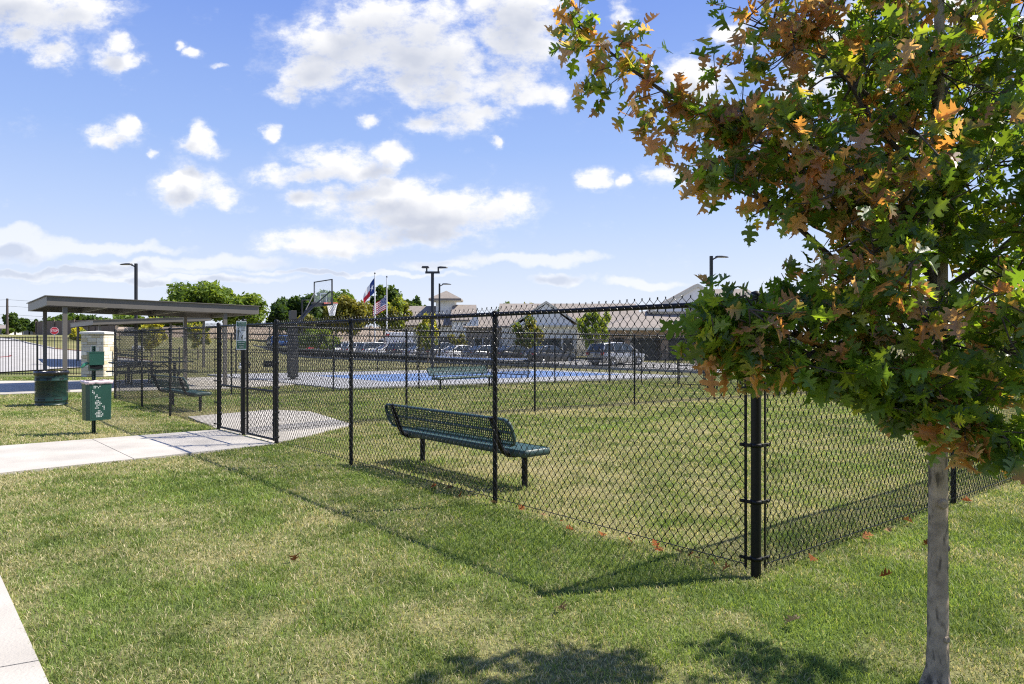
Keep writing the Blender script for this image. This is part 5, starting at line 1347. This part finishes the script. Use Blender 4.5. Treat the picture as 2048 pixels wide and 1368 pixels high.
def tree(px, Y, ytop, wpx, ybot, cols, label, name='background_tree', n=5000, size=.26, clumps=26, trunk_r=.16, zbase=None, seed=0, group='trees beyond the dog park', thin=1.0, squash=1.0):
    rng = np.random.default_rng(seed + int(px)); x = hx(px, Y); z0 = gz(x, Y) if zbase is None else zbase
    t = thing(name, label, 'tree', (x, Y, z0), 0, group)
    zt, zb = hz(ytop, Y) - z0, hz(ybot, Y) - z0; W = wpx / F * Y / 2; hgt = zt - zb
    cs = []
    for k in range(clumps):
        d = rng.normal(size=3); d /= np.linalg.norm(d); r = rng.random() ** .5 * .92
        c = np.array([d[0] * W * r, d[1] * W * r, zb + hgt * .48 + d[2] * hgt * .5 * r])
        # narrower towards top and bottom
        q = (.13 + .19 * rng.random()) * thin
        cs.append((*c, W * q * 1.15, W * q * 1.15, hgt * q * .8 * squash))
    v, c = leaf_cloud(cs, n, size, cols, rng)
    mb = MB(); top = zb + hgt * .7
    mb.tube([(0, 0, -.3), (.03, 0, zb * .5), (-.04, .03, zb), (.02, 0, top)], [trunk_r * 1.25, trunk_r, trunk_r * .85, trunk_r * .25], 8)
    for cc in cs[:: max(1, clumps // 9)]:
        mb.tube([(0, 0, zb * .9 + rng.random() * hgt * .2), (cc[0] * .5, cc[1] * .5, (zb + cc[2]) / 2 + .1 * hgt), cc[:3]], [trunk_r * .5, trunk_r * .35, trunk_r * .1], 6)
    mb.build('trunk', BARK, t)
    np_mesh('crown', v, np.arange(len(v)), np.full(len(v) // 4, 4), TREEM, c, t)
    return t
DK = [(.026, .055, .013), (.045, .085, .018), (.075, .125, .025)]
MD = [(.065, .11, .018), (.115, .18, .028), (.19, .26, .045)]
YG = [(.09, .15, .018), (.17, .23, .03), (.28, .33, .045)]
OL = [(.09, .105, .022), (.165, .165, .032), (.25, .22, .045)]
YL = [(.26, .28, .035), (.42, .41, .05), (.55, .50, .08)]
tree(400, 100, 566, 150, 645, MD, 'large bright green tree rising above the shelter roof', n=9000, size=.34, clumps=40, seed=1)
tree(470, 104, 585, 140, 650, MD + [(.13, .18, .03)], 'broad lighter green tree right of the big tree above the shelter', n=7000, size=.34, clumps=34, seed=2)
tree(597, 112, 583, 110, 655, DK, 'dark round green tree behind the basketball pole', n=8000, size=.36, clumps=34, seed=3)
tree(560, 108, 614, 50, 660, DK, 'small dark tree at the left foot of the round dark tree', n=3000, size=.3, clumps=16, seed=31)
tree(672, 120, 577, 90, 655, MD, 'green tree top showing through the glass backboard', n=6000, size=.36, clumps=28, seed=4)
tree(625, 96, 628, 80, 676, OL, 'olive yellow tree in front of the round dark tree', n=4500, size=.27, clumps=26, seed=5)
tree(700, 98, 594, 105, 668, OL, 'olive brown autumn tree right of the basketball net', n=7500, size=.28, clumps=34, seed=6)
tree(768, 118, 574, 90, 650, DK + [(.07, .11, .02)], 'dark green tree directly behind the two flagpoles', n=6000, size=.36, clumps=28, seed=7)
tree(790, 100, 600, 70, 664, YG + OL, 'yellow green tree just right of the flagpoles', n=5000, size=.28, clumps=26, seed=8)
tree(826, 128, 596, 60, 650, DK, 'dark tree beside the clubhouse roof', n=4000, size=.38, clumps=22, seed=9)
tree(160, 108, 628, 140, 668, DK + MD, 'dark green tree row crown behind the board fence', n=8000, size=.34, clumps=40, seed=10)
tree(260, 104, 628, 130, 668, MD, 'mid green tree right of the far lamp post behind the canopies', n=7000, size=.34, clumps=36, seed=11)
tree(333, 112, 622, 90, 666, DK + MD, 'dark green tree left of the big tree above the shelter', n=5000, size=.34, clumps=30, seed=12)
tree(30, 118, 626, 46, 662, DK + [(.06, .10, .03)], 'dark green tree beside the utility pole', n=4000, size=.3, clumps=24, seed=13)
tree(68, 96, 640, 22, 667, DK, 'small dark cedar at the left end of the board fence', n=2600, size=.2, clumps=16, seed=14)
tree(20, 104, 655, 30, 668, MD, 'low green bush under the tree by the utility pole', name='bush', n=1600, size=.2, clumps=12, seed=15, trunk_r=.05)
tree(1017, 132, 603, 44, 650, MD, 'green tree top peeping over the low clubhouse wing', n=2600, size=.34, clumps=18, seed=16)
tree(1054, 140, 598, 46, 650, OL + MD, 'thin olive tree top above the gabled roof', n=1600, size=.3, clumps=16, seed=17, thin=.8)
# small street trees in the lot
tree(303, 58, 636, 62, 700, YL, 'young yellow leaved tree right of the stone pier', name='young_tree', n=3200, size=.15, clumps=30, trunk_r=.06, seed=20, group='young street trees', thin=.8)
tree(396, 60, 640, 64, 694, YL + YG, 'young yellow green tree seen under the right end of the shelter', name='young_tree', n=3200, size=.15, clumps=30, trunk_r=.06, seed=21, group='young street trees', thin=.8)
tree(158, 66, 652, 42, 694, YL + YG, 'young yellow tree under the second canopy', name='young_tree', n=2200, size=.14, clumps=22, trunk_r=.06, seed=22, group='young street trees', thin=.8)
tree(855, 62, 624, 52, 702, YL + YG, 'young yellow green tree behind the twin headed lamp', name='young_tree', n=3000, size=.14, clumps=28, trunk_r=.06, seed=23, group='young street trees', thin=.8)
tree(1056, 66, 640, 74, 706, OL + MD, 'olive green tree in front of the white gabled building', name='young_tree', n=4200, size=.17, clumps=30, trunk_r=.08, seed=24, group='young street trees')
tree(1190, 60, 612, 66, 694, YG, 'bright green young tree behind the silver minivan', name='young_tree', n=3400, size=.14, clumps=30, trunk_r=.06, seed=25, group='young street trees', thin=.85)
tree(640, 70, 655, 84, 700, YG, 'yellow green tree behind the red wagon', name='young_tree', n=3400, size=.17, clumps=26, trunk_r=.06, seed=26, group='young street trees')
tree(915, 80, 668, 50, 700, OL, 'brownish shrub at the foot of the clubhouse', name='shrub', n=1800, size=.16, clumps=18, trunk_r=.05, seed=27, group='shrubs by the buildings')
# a last belt of woods on the horizon, one mass
def far_woods():
    rng = np.random.default_rng(5); cs = []
    for k in range(420):
        a = rng.uniform(-1.25, 1.25); d = rng.uniform(190, 260); x, y = d * math.sin(a), d * math.cos(a)
        h = rng.uniform(2.2, 3.6) if a < 0.0 else rng.uniform(2.5, 4.2)
        cs.append((x, y, gz(x, y) + h * .5, rng.uniform(3, 7), 4, h * .55))
    v, c = leaf_cloud(cs, 26000, .8, DK + MD, rng)
    o = np_mesh('far_woods', v, np.arange(len(v)), np.full(len(v) // 4, 4), TREEM, c); tag(o, 'far belt of low green woods along the horizon', 'woods', kind='stuff')
far_woods()

# ------------------------------------------------------------------ the oak
HALF = [(0, 0), (.035, .10), (.17, .085), (.27, .17), (.245, .205), (.13, .235), (.10, .30), (.27, .29), (.40, .36), (.45, .47), (.37, .455), (.36, .53), (.28, .49), (.14, .505), (.11, .575), (.24, .60), (.35, .72), (.25, .705), (.255, .79), (.17, .745), (.085, .76), (.075, .83), (.12, .90), (.05, .905), (0, 1)]
def leaf_shapes():
    """a few pin-oak outlines: (vertex grid local coords, two ngons)"""
    out = []; rr = random.Random(3)
    for k in range(14):
        jit = lambda s: rr.uniform(-s, s)
        R_ = [(x * (1 + jit(.16)) if x else 0, y + (jit(.018) if 0 < y < 1 else 0)) for x, y in HALF]
        L_ = [(-x * (1 + jit(.16)) if x else 0, y + (jit(.018) if 0 < y < 1 else 0)) for x, y in HALF]
        fold, curl, twist, cup = rr.uniform(.05, .75), rr.uniform(-.7, 1.5), rr.uniform(-.7, .7), rr.uniform(-.5, .9)
        def bend(x, y):
            z = abs(x) * fold + cup * x * x
            a = curl * y; yy = math.sin(a) / curl if abs(curl) > .05 else y; zz = (1 - math.cos(a)) / curl if abs(curl) > .05 else 0
            tw = twist * y; return (x * math.cos(tw) - z * math.sin(tw), yy, -zz + z * math.cos(tw) + x * math.sin(tw) * .6)
        mid = [(0, y) for y in (.2, .4, .6, .8)]
        vs = [bend(*p) for p in R_] + [bend(*p) for p in L_[1:-1]] + [bend(*p) for p in mid]
        n = len(HALF); m0 = n + n - 2
        fr = list(range(n)) + [m0 + 3, m0 + 2, m0 + 1, m0]
        fl = [0] + [m0, m0 + 1, m0 + 2, m0 + 3] + [n - 1] + [n + i for i in range(n - 3, -1, -1)]
        # petiole: a thin strip
        b = len(vs); vs += [(-.006, -.30, .05), (.006, -.30, .05), (.008, .02, 0), (-.008, .02, 0)]
        par = [y for _, y in R_] + [y for _, y in L_[1:-1]] + [.2, .4, .6, .8] + [-1] * 4
        wid = [abs(x) for x, _ in R_] + [abs(x) for x, _ in L_[1:-1]] + [0] * 8
        out.append((np.array(vs, np.float32), [fr, fl, [b, b + 1, b + 2, b + 3]], np.array(par), np.array(wid)))
    return out
SHAPES = leaf_shapes()
GREENS = np.array([(.085, .150, .019), (.135, .205, .023), (.21, .27, .028), (.32, .34, .035)])
BROWNS = np.array([(.50, .24, .09), (.42, .195, .075), (.55, .30, .13), (.48, .30, .18)])
def build_leaves(name, items, parent):
    """items: (position, direction, normal, length, colour base, colour tip)"""
    V, Fc, Lt, Cc = [], [], [], []; o = 0
    for (p, d, n, L, cb, ct) in items:
        vs, faces, par, wid = SHAPES[rnd.randrange(len(SHAPES))]
        x = d.cross(n).normalized(); z = x.cross(d).normalized()
        M = np.array([x, d, z]) * L
        w = vs.copy(); w[:, 1] += .30
        V.append(w @ M + np.array(p)); 
        f = np.clip(par * 1.5 - .35 + wid * .5, 0, 1)[:, None]
        c = cb * (1 - f) + ct * f; c = np.where(par[:, None] < 0, np.array([.12, .11, .03]), c); Cc.append(c)
        for q in faces: Fc += [i + o for i in q]; Lt.append(len(q))
        o += len(vs)
    return np_mesh(name, np.concatenate(V), Fc, np.array(Lt), LEAFM, np.concatenate(Cc), parent)

def oak():
    TP = Vector((1.935, 3.19, 0)); z0 = gz(TP.x, TP.y)
    t = thing('oak_tree', 'young oak with green and rust brown leaves and slim grey trunk', 'tree', (TP.x, TP.y, z0), 0)
    rr = random.Random(21)
    def V3(px, py, Y): return at(px, py, Y) - Vector((TP.x, TP.y, z0))
    mb = MB()
    tr = [(0, 0, -.15), (0, 0, .0), (.004, 0, .06), (.006, 0, .25), (.006, .0, .55), (.010, .005, .85), (.012, .01, 1.15), (.018, .015, 1.6), (.026, .02, 2.05), (.022, .03, 2.5), (.03, .03, 3.0), (.045, .05, 3.6), (.03, .05, 4.3)]
    rad = [.062, .056, .048, .043, .0415, .0398, .038, .037, .033, .027, .022, .014, .005]
    # fine rings with slight irregularity
    pts, rs = [], []
    for (a, b, ra, rb) in zip(tr[:-1], tr[1:], rad[:-1], rad[1:]):
        n = 6
        for k in range(n):
            f = k / n; pts.append(Vector(a).lerp(Vector(b), f)); rs.append((ra + (rb - ra) * f) * (1 + rr.uniform(-.02, .02)))
    pts.append(Vector(tr[-1])); rs.append(rad[-1])
    mb.tube(pts, rs, 20)
    # flare and knots
    for a in range(5): th = a * 1.26 + .3; mb.tube([(.028 * math.cos(th), .028 * math.sin(th), .10), (.042 * math.cos(th), .042 * math.sin(th), .02), (.07 * math.cos(th), .07 * math.sin(th), -.05)], [.010, .020, .018], 8)
    for th, z, r in ((-1.6, .83, .017), (.1, .62, .014), (-1.2, .22, .013), (-1.9, 1.2, .012)):
        mb.lathe([(r * 1.35, 0), (r * 1.1, r * .5), (r * .6, r * .62), (r * .3, r * .35), (.001, r * .3)], 12, (.006 + .042 * math.cos(th), .042 * math.sin(th), z), Matrix.Rotation(th, 3, 'Z') @ Matrix.Rotation(PI / 2, 3, 'Y'))
    bark = pm('oak_bark', (.37, .29, .205), .9, 0, .35, 18, 0)
    nt = bark.node_tree; N = nt.nodes; L = nt.links; b = N['Principled BSDF']; tc = N.new('ShaderNodeTexCoord'); mp = N.new('ShaderNodeMapping'); mp.inputs['Scale'].default_value = (55, 55, 14); L.new(tc.outputs['Object'], mp.inputs[0])
    n2 = N.new('ShaderNodeTexNoise'); n2.inputs['Detail'].default_value = 7; n2.inputs['Scale'].default_value = 1; n2.inputs['Roughness'].default_value = .65; L.new(mp.outputs[0], n2.inputs['Vector'])
    bp = N.new('ShaderNodeBump'); bp.inputs['Strength'].default_value = .85; bp.inputs['Distance'].default_value = .012; L.new(n2.outputs['Fac'], bp.inputs['Height']); L.new(bp.outputs[0], b.inputs['Normal'])
    mp2 = N.new('ShaderNodeMapping'); mp2.inputs['Scale'].default_value = (30, 30, 9); L.new(tc.outputs['Object'], mp2.inputs[0]); n3 = N.new('ShaderNodeTexNoise'); n3.inputs['Detail'].default_value = 5; n3.inputs['Scale'].default_value = 1; L.new(mp2.outputs[0], n3.inputs['Vector'])
    cr = N.new('ShaderNodeMapRange'); cr.inputs[1].default_value = .36; cr.inputs[2].default_value = .46; cr.inputs[3].default_value = .35; cr.inputs[4].default_value = 1; L.new(n3.outputs['Fac'], cr.inputs[0])
    old = b.inputs['Base Color'].links[0].from_socket; sc = N.new('ShaderNodeVectorMath'); sc.operation = 'SCALE'; L.new(old, sc.inputs[0]); L.new(cr.outputs[0], sc.inputs['Scale']); L.new(sc.outputs[0], b.inputs['Base Color'])
    mb.build('trunk', bark, t)
    # crown volumes: centre (as seen), distance, half sizes in metres
    vol = [(1880, 110, 3.2, .62, .70, .50), (1690, 150, 3.1, .40, .50, .36), (1565, 40, 3.15, .22, .30, .16), (1460, 225, 3.0, .17, .24, .09), (1560, 300, 2.95, .34, .42, .17), (1440, 335, 2.95, .20, .28, .09), (1620, 400, 2.95, .24, .40, .14),
           (1770, 390, 2.95, .45, .55, .30), (1960, 330, 3.1, .55, .60, .42), (1730, 540, 2.85, .32, .45, .24), (1640, 600, 2.85, .24, .40, .17), (1510, 640, 2.8, .24, .34, .14), (1430, 640, 2.78, .10, .2, .09), (1462, 690, 2.8, .12, .24, .08), (1640, 730, 2.85, .26, .40, .11),
           (1860, 620, 2.9, .42, .55, .30), (1790, 770, 2.85, .20, .40, .10), (1700, 745, 2.8, .16, .3, .09), (1560, 735, 2.8, .16, .3, .07), (1800, 815, 2.75, .12, .28, .06), (1900, 790, 2.75, .26, .34, .18), (1960, 860, 2.7, .20, .26, .09), (2060, 720, 3.0, .45, .55, .36), (2060, 520, 3.0, .4, .5, .4),
           (2250, 300, 3.3, .60, .70, .62), (2200, 30, 3.3, .55, .65, .5), (2250, 640, 3.3, .5, .6, .4), (2120, -220, 3.3, .55, .6, .5), (1880, -170, 3.25, .6, .65, .45), (1720, -60, 3.2, .36, .5, .30), (1880, -420, 3.25, .42, .45, .4), (1900, -600, 3.25, .25, .28, .3),
           (1900, 150, 3.85, .5, .35, .4), (1800, 450, 3.75, .45, .3, .3), (2000, 620, 3.75, .45, .3, .3)]
    br = MB(); items = []
    def trunk_at(z):
        for a, b in zip(tr[:-1], tr[1:]):
            if a[2] <= z <= b[2]: return Vector(a).lerp(Vector(b), (z - a[2]) / (b[2] - a[2]))
        return Vector(tr[-1])
    def rv(): return Vector((rr.gauss(0, 1), rr.gauss(0, 1), rr.gauss(0, 1))).normalized()
    def leaf(p, tw, brown, s=1.0):
        d = (tw * .7 + rv() * .85 + Vector((0, 0, -.22))).normalized()
        n = (rv() * .95 + Vector((0, 0, .6)) + Vector((0, -.3, 0))).normalized()
        n = (n - d * n.dot(d)); n = n.normalized() if n.length > .05 else Vector((1, 0, 0))
        L = rr.uniform(.066, .120) * s
        g = GREENS[min(3, int(abs(rr.gauss(.25, 1.4))))] * rr.uniform(.75, 1.25); bw = BROWNS[rr.randrange(4)] * rr.uniform(.7, 1.15)
        u = rr.random()
        if u < brown * .7: cb = bw * .9; ct = bw
        elif u < brown * 1.25: cb = g * 1.3; ct = bw
        else: cb = g * 1.1; ct = g
        items.append((p, d, n, L, cb, ct))
    def cluster(p, tw, n, brown, s=1.0):
        s *= .95
        for k in range(n): leaf(p - tw * rr.uniform(0, .10) + rv() * .012, tw, brown, s)
    for (px, py, Y, a, b, c) in vol:
        cc = V3(px, py, Y); rel = Vector((cc.x, cc.y, 0)).length
        zs = max(1.12, cc.z - .25 - rel * .45) if py < 700 else max(1.12, cc.z + .10)
        s0 = trunk_at(min(zs, 4.1)); mid = s0.lerp(cc, .5) + Vector((rr.uniform(-.06, .06), rr.uniform(-.06, .06), .07 if py > 560 else -.02))
        r0 = .010 + .006 * min(rel, 1.5)
        br.tube([s0, s0.lerp(mid, .5) + rv() * .015, mid, mid.lerp(cc, .5) + rv() * .02, cc], [r0 * 1.15, r0, r0 * .85, r0 * .65, r0 * .45], 7)
        nt_ = int(10 + 290 * a * b * c / .05 * .038 + 60 * (a * c + a * b + b * c) * .46)
        if Y > 3.6: nt_ = int(nt_ * .8)
        elif py < -30 or px > 2130: nt_ = int(nt_ * .32)
        anch = [cc, mid.lerp(cc, .75), mid.lerp(cc, .5)]
        for k in range(max(4, int(9 * (a + b + c)))):
            d = rv(); e = cc + Vector((d.x * a, d.y * b, d.z * c)) * rr.uniform(.5, .85); s_ = mid.lerp(cc, rr.uniform(.45, 1)); m_ = s_.lerp(e, .5) + rv() * .12 * (e - s_).length
            br.tube([s_, s_.lerp(m_, .6) + rv() * .02, m_, e], [r0 * .45, r0 * .38, r0 * .3, .0022], 5, False); anch += [m_, e, s_.lerp(m_, .5), m_.lerp(e, .5)]
        for k in range(nt_):
            d = rv(); q = rr.random() ** .38; p = cc + Vector((d.x * a, d.y * b, d.z * c)) * q
            st = min(anch, key=lambda w_: (w_ - p).length); tw = (p - st); ln = tw.length
            if ln < .02: continue
            tw = tw / ln; m2 = st.lerp(p, .55) + rv() * .05 * ln - Vector((0, 0, .03 * ln))
            br.tube([st, m2, p], [.0042, .0030, .0016], 4, False)
            out = 1.0 if q > .75 else .6
            patch = vnoise(np.array(p.x * 3.1 + 50), np.array(p.z * 3.1 + p.y * 2 + 50), 4)
            brown = (.08 + .62 * float(np.clip((patch - .42) * 2.0, 0, 1))) * out + (.12 if px < 1650 and py < 480 else 0)
            cluster(p, (tw + rv() * .3).normalized(), rr.randint(5, 8), brown)
            if rr.random() < .6: cluster(m2, (tw + rv() * .5).normalized(), rr.randint(2, 4), brown)
    # the long shoot reaching out to the upper left
    sh = [V3(1700, 345, 3.1), V3(1560, 292, 3.08), V3(1470, 272, 3.06), V3(1400, 225, 3.05), V3(1325, 182, 3.04), V3(1262, 138, 3.03), V3(1205, 92, 3.02), V3(1160, 56, 3.01), V3(1118, 28, 3.0)]
    br.tube([trunk_at(1.9), V3(1800, 400, 3.12)] + sh, [.016, .015, .014, .0125, .011, .0095, .008, .0065, .0052, .004, .0026], 7)
    def shoot(pts, dens, brown, spread=.0, r=.0028):
        br.tube(pts, [r] + [r * .7] * (len(pts) - 2) + [r * .5], 5, False)
        for a, b in zip(pts[:-1], pts[1:]):
            for k in range(dens): cluster(a.lerp(b, rr.random()), ((b - a).normalized() + rv() * .5).normalized(), rr.randint(1, 2), brown)
        cluster(pts[-1], (pts[-1] - pts[-2]).normalized(), 4, brown)
    for a, b, n_ in ((4, 5, 4), (5, 6, 5), (6, 7, 5), (7, 8, 5)):
        for k in range(n_): cluster(sh[a].lerp(sh[b], rr.random()), (rv() + Vector((-.5, 0, .3))).normalized(), rr.randint(1, 2), .55)
    for a, b, n_ in ((2, 3, 10), (3, 4, 8)):
        for k in range(n_): cluster(sh[a].lerp(sh[b], rr.random()) + rv() * .03, (rv() + Vector((-.5, 0, .2))).normalized(), rr.randint(2, 3), .45)
    cluster(sh[-1], Vector((-.6, 0, .6)), 5, .55)
    shoot([V3(1160, 56, 3.0), V3(1158, 25, 2.98), V3(1160, -8, 2.97)], 3, .35)
    shoot([V3(1205, 92, 3.0), V3(1150, 92, 2.97), V3(1118, 82, 2.95)], 2, .4)
    shoot([V3(1232, 118, 3.02), V3(1238, 90, 3.02), V3(1240, 66, 3.02)], 1, .75)
    shoot([V3(1238, 92, 3.02), V3(1262, 62, 3.0), V3(1280, 44, 3.0)], 1, .3)
    shoot([V3(1240, 128, 3.0), V3(1195, 142, 2.96), V3(1165, 172, 2.93), V3(1160, 188, 2.92)], 2, .5)
    shoot([V3(1262, 138, 3.0), V3(1225, 165, 2.97), V3(1205, 190, 2.95)], 2, .5)
    shoot([V3(1290, 158, 3.0), V3(1290, 130, 3.05), V3(1310, 100, 3.06)], 2, .6)
    shoot([V3(1325, 182, 3.0), V3(1270, 200, 2.96), V3(1250, 232, 2.94)], 3, .85)
    shoot([V3(1360, 205, 3.0), V3(1310, 225, 2.95), V3(1290, 262, 2.93)], 4, .8)
    shoot([V3(1400, 225, 3.0), V3(1350, 270, 2.95), V3(1325, 312, 2.93)], 4, .85)
    shoot([V3(1440, 255, 3.0), V3(1430, 140, 3.05), V3(1425, 95, 3.05)], 4, .4)
    shoot([V3(1480, 265, 3.0), V3(1490, 130, 3.05), V3(1478, 92, 3.05)], 4, .4)
    shoot([V3(1560, 70, 3.15), V3(1480, 20, 3.12), V3(1425, 6, 3.1)], 3, .4)
    shoot([V3(1500, 640, 2.8), V3(1440, 610, 2.78), V3(1425, 575, 2.77)], 3, .05)
    shoot([V3(1450, 690, 2.8), V3(1405, 668, 2.76), V3(1370, 672, 2.75)], 3, .25)
    shoot([V3(1480, 720, 2.8), V3(1440, 725, 2.76), V3(1425, 730, 2.75)], 3, .85)
    shoot([V3(1900, 800, 2.75), V3(1890, 860, 2.6), V3(1886, 885, 2.55)], 3, .85)
    shoot([V3(1930, 840, 2.7), V3(1930, 890, 2.6), V3(1935, 912, 2.58)], 4, .9)
    shoot([V3(1990, 840, 2.7), V3(1985, 890, 2.6), V3(1980, 905, 2.58)], 3, .2)
    br.build('branches', pm('twig_bark', (.075, .058, .045), .9, 0, .3, 30, .4, 80), t)
    build_leaves('crown', items, t)
    print('oak leaves', len(items))
oak()

# ------------------------------------------------------------------ fallen leaves
def fallen():
    rr = random.Random(77); sp = []
    A = CORNER; D = (GATE_R - CORNER)
    for s, w in ((.02, -.12), (.035, -.06), (.05, -.10), (.062, -.04), (.085, -.16), (.10, -.05), (.125, -.08), (.16, -.10), (.19, -.22), (.225, -.05), (.25, -.07), (.29, -.04), (.335, -.08), (.385, -.05), (.40, -.10), (.43, -.03), (.46, -.08), (.075, -.03)):
        p = A + D * s + NB * (-w); sp.append((p.x, p.y, 'f', s))
    for s, w in ((.10, .10), (.14, .08), (.24, .12), (.27, .06), (.32, .10), (.40, .08), (.46, .12), (.62, .12)):
        p = CORNER + rdir * (rl * 1.6 * s) + Vector((.635, -.773)) * w; sp.append((p.x, p.y, 'r', s))
    lone = [(1119, 1221, 'pale tan oak leaf lying alone in the open lawn below the fence shadow', (.50, .36, .20)), (1583, 1254, 'small pale oak leaf on the lawn left of the oak trunk', (.46, .36, .22)), (1774, 1166, 'orange oak leaf on the green grass left of the oak trunk', (.34, .11, .03)), (1855, 1098, 'orange oak leaf touching the left side of the oak trunk base', (.36, .14, .04)),
            (588, 1122, 'tiny rust oak leaf far out in the left lawn', (.34, .14, .06)), (1940, 1004, 'rust oak leaf at the foot of the post behind the trunk', (.34, .11, .03))]
    def leaf_obj(x, y, L, col, label, group=None):
        vs, faces, par, wid = SHAPES[rr.randrange(len(SHAPES))]
        me = bpy.data.meshes.new('fallen_leaf'); a = rr.random() * 6.28
        M = Matrix.Rotation(a, 3, 'Z') @ Matrix.Rotation(rr.uniform(-.7, .7), 3, 'Y') @ Matrix.Rotation(rr.uniform(-.4, .5), 3, 'X')
        me.from_pydata([tuple(M @ Vector((float(p[0]) * L, float(p[1] - .5) * L, float(p[2]) * L))) for p in vs], [], faces)
        ca = me.color_attributes.new('col', 'FLOAT_COLOR', 'POINT'); arr = np.ones((len(vs), 4), np.float32); arr[:, :3] = np.array(col) * rr.uniform(.5, .85); ca.data.foreach_set('color', arr.ravel())
        me.materials.append(attr_mat('dry_leaf', .85, .15, .1)); o = bpy.data.objects.new('fallen_leaf', me); C.objects.link(o); o.location = (x, y, gz(x, y) + .040); tag(o, label, 'leaf', group)
    for (x, y, w, s) in sp:
        col = rr.choice(((.36, .12, .035), (.30, .10, .03), (.40, .17, .06), (.42, .26, .13)))
        leaf_obj(x, y, rr.uniform(.06, .10), col, 'rust brown oak leaf lying against the fence foot %s' % ('left of the corner post' if w == 'f' else 'right of the corner post'), 'fallen oak leaves along the fence left of the corner' if w == 'f' else 'fallen oak leaves along the fence right of the corner')
    for px, py, lb, col in lone:
        p = G(px, py); leaf_obj(p.x, p.y, .10, tuple(c_ * .75 for c_ in col), lb)
fallen()
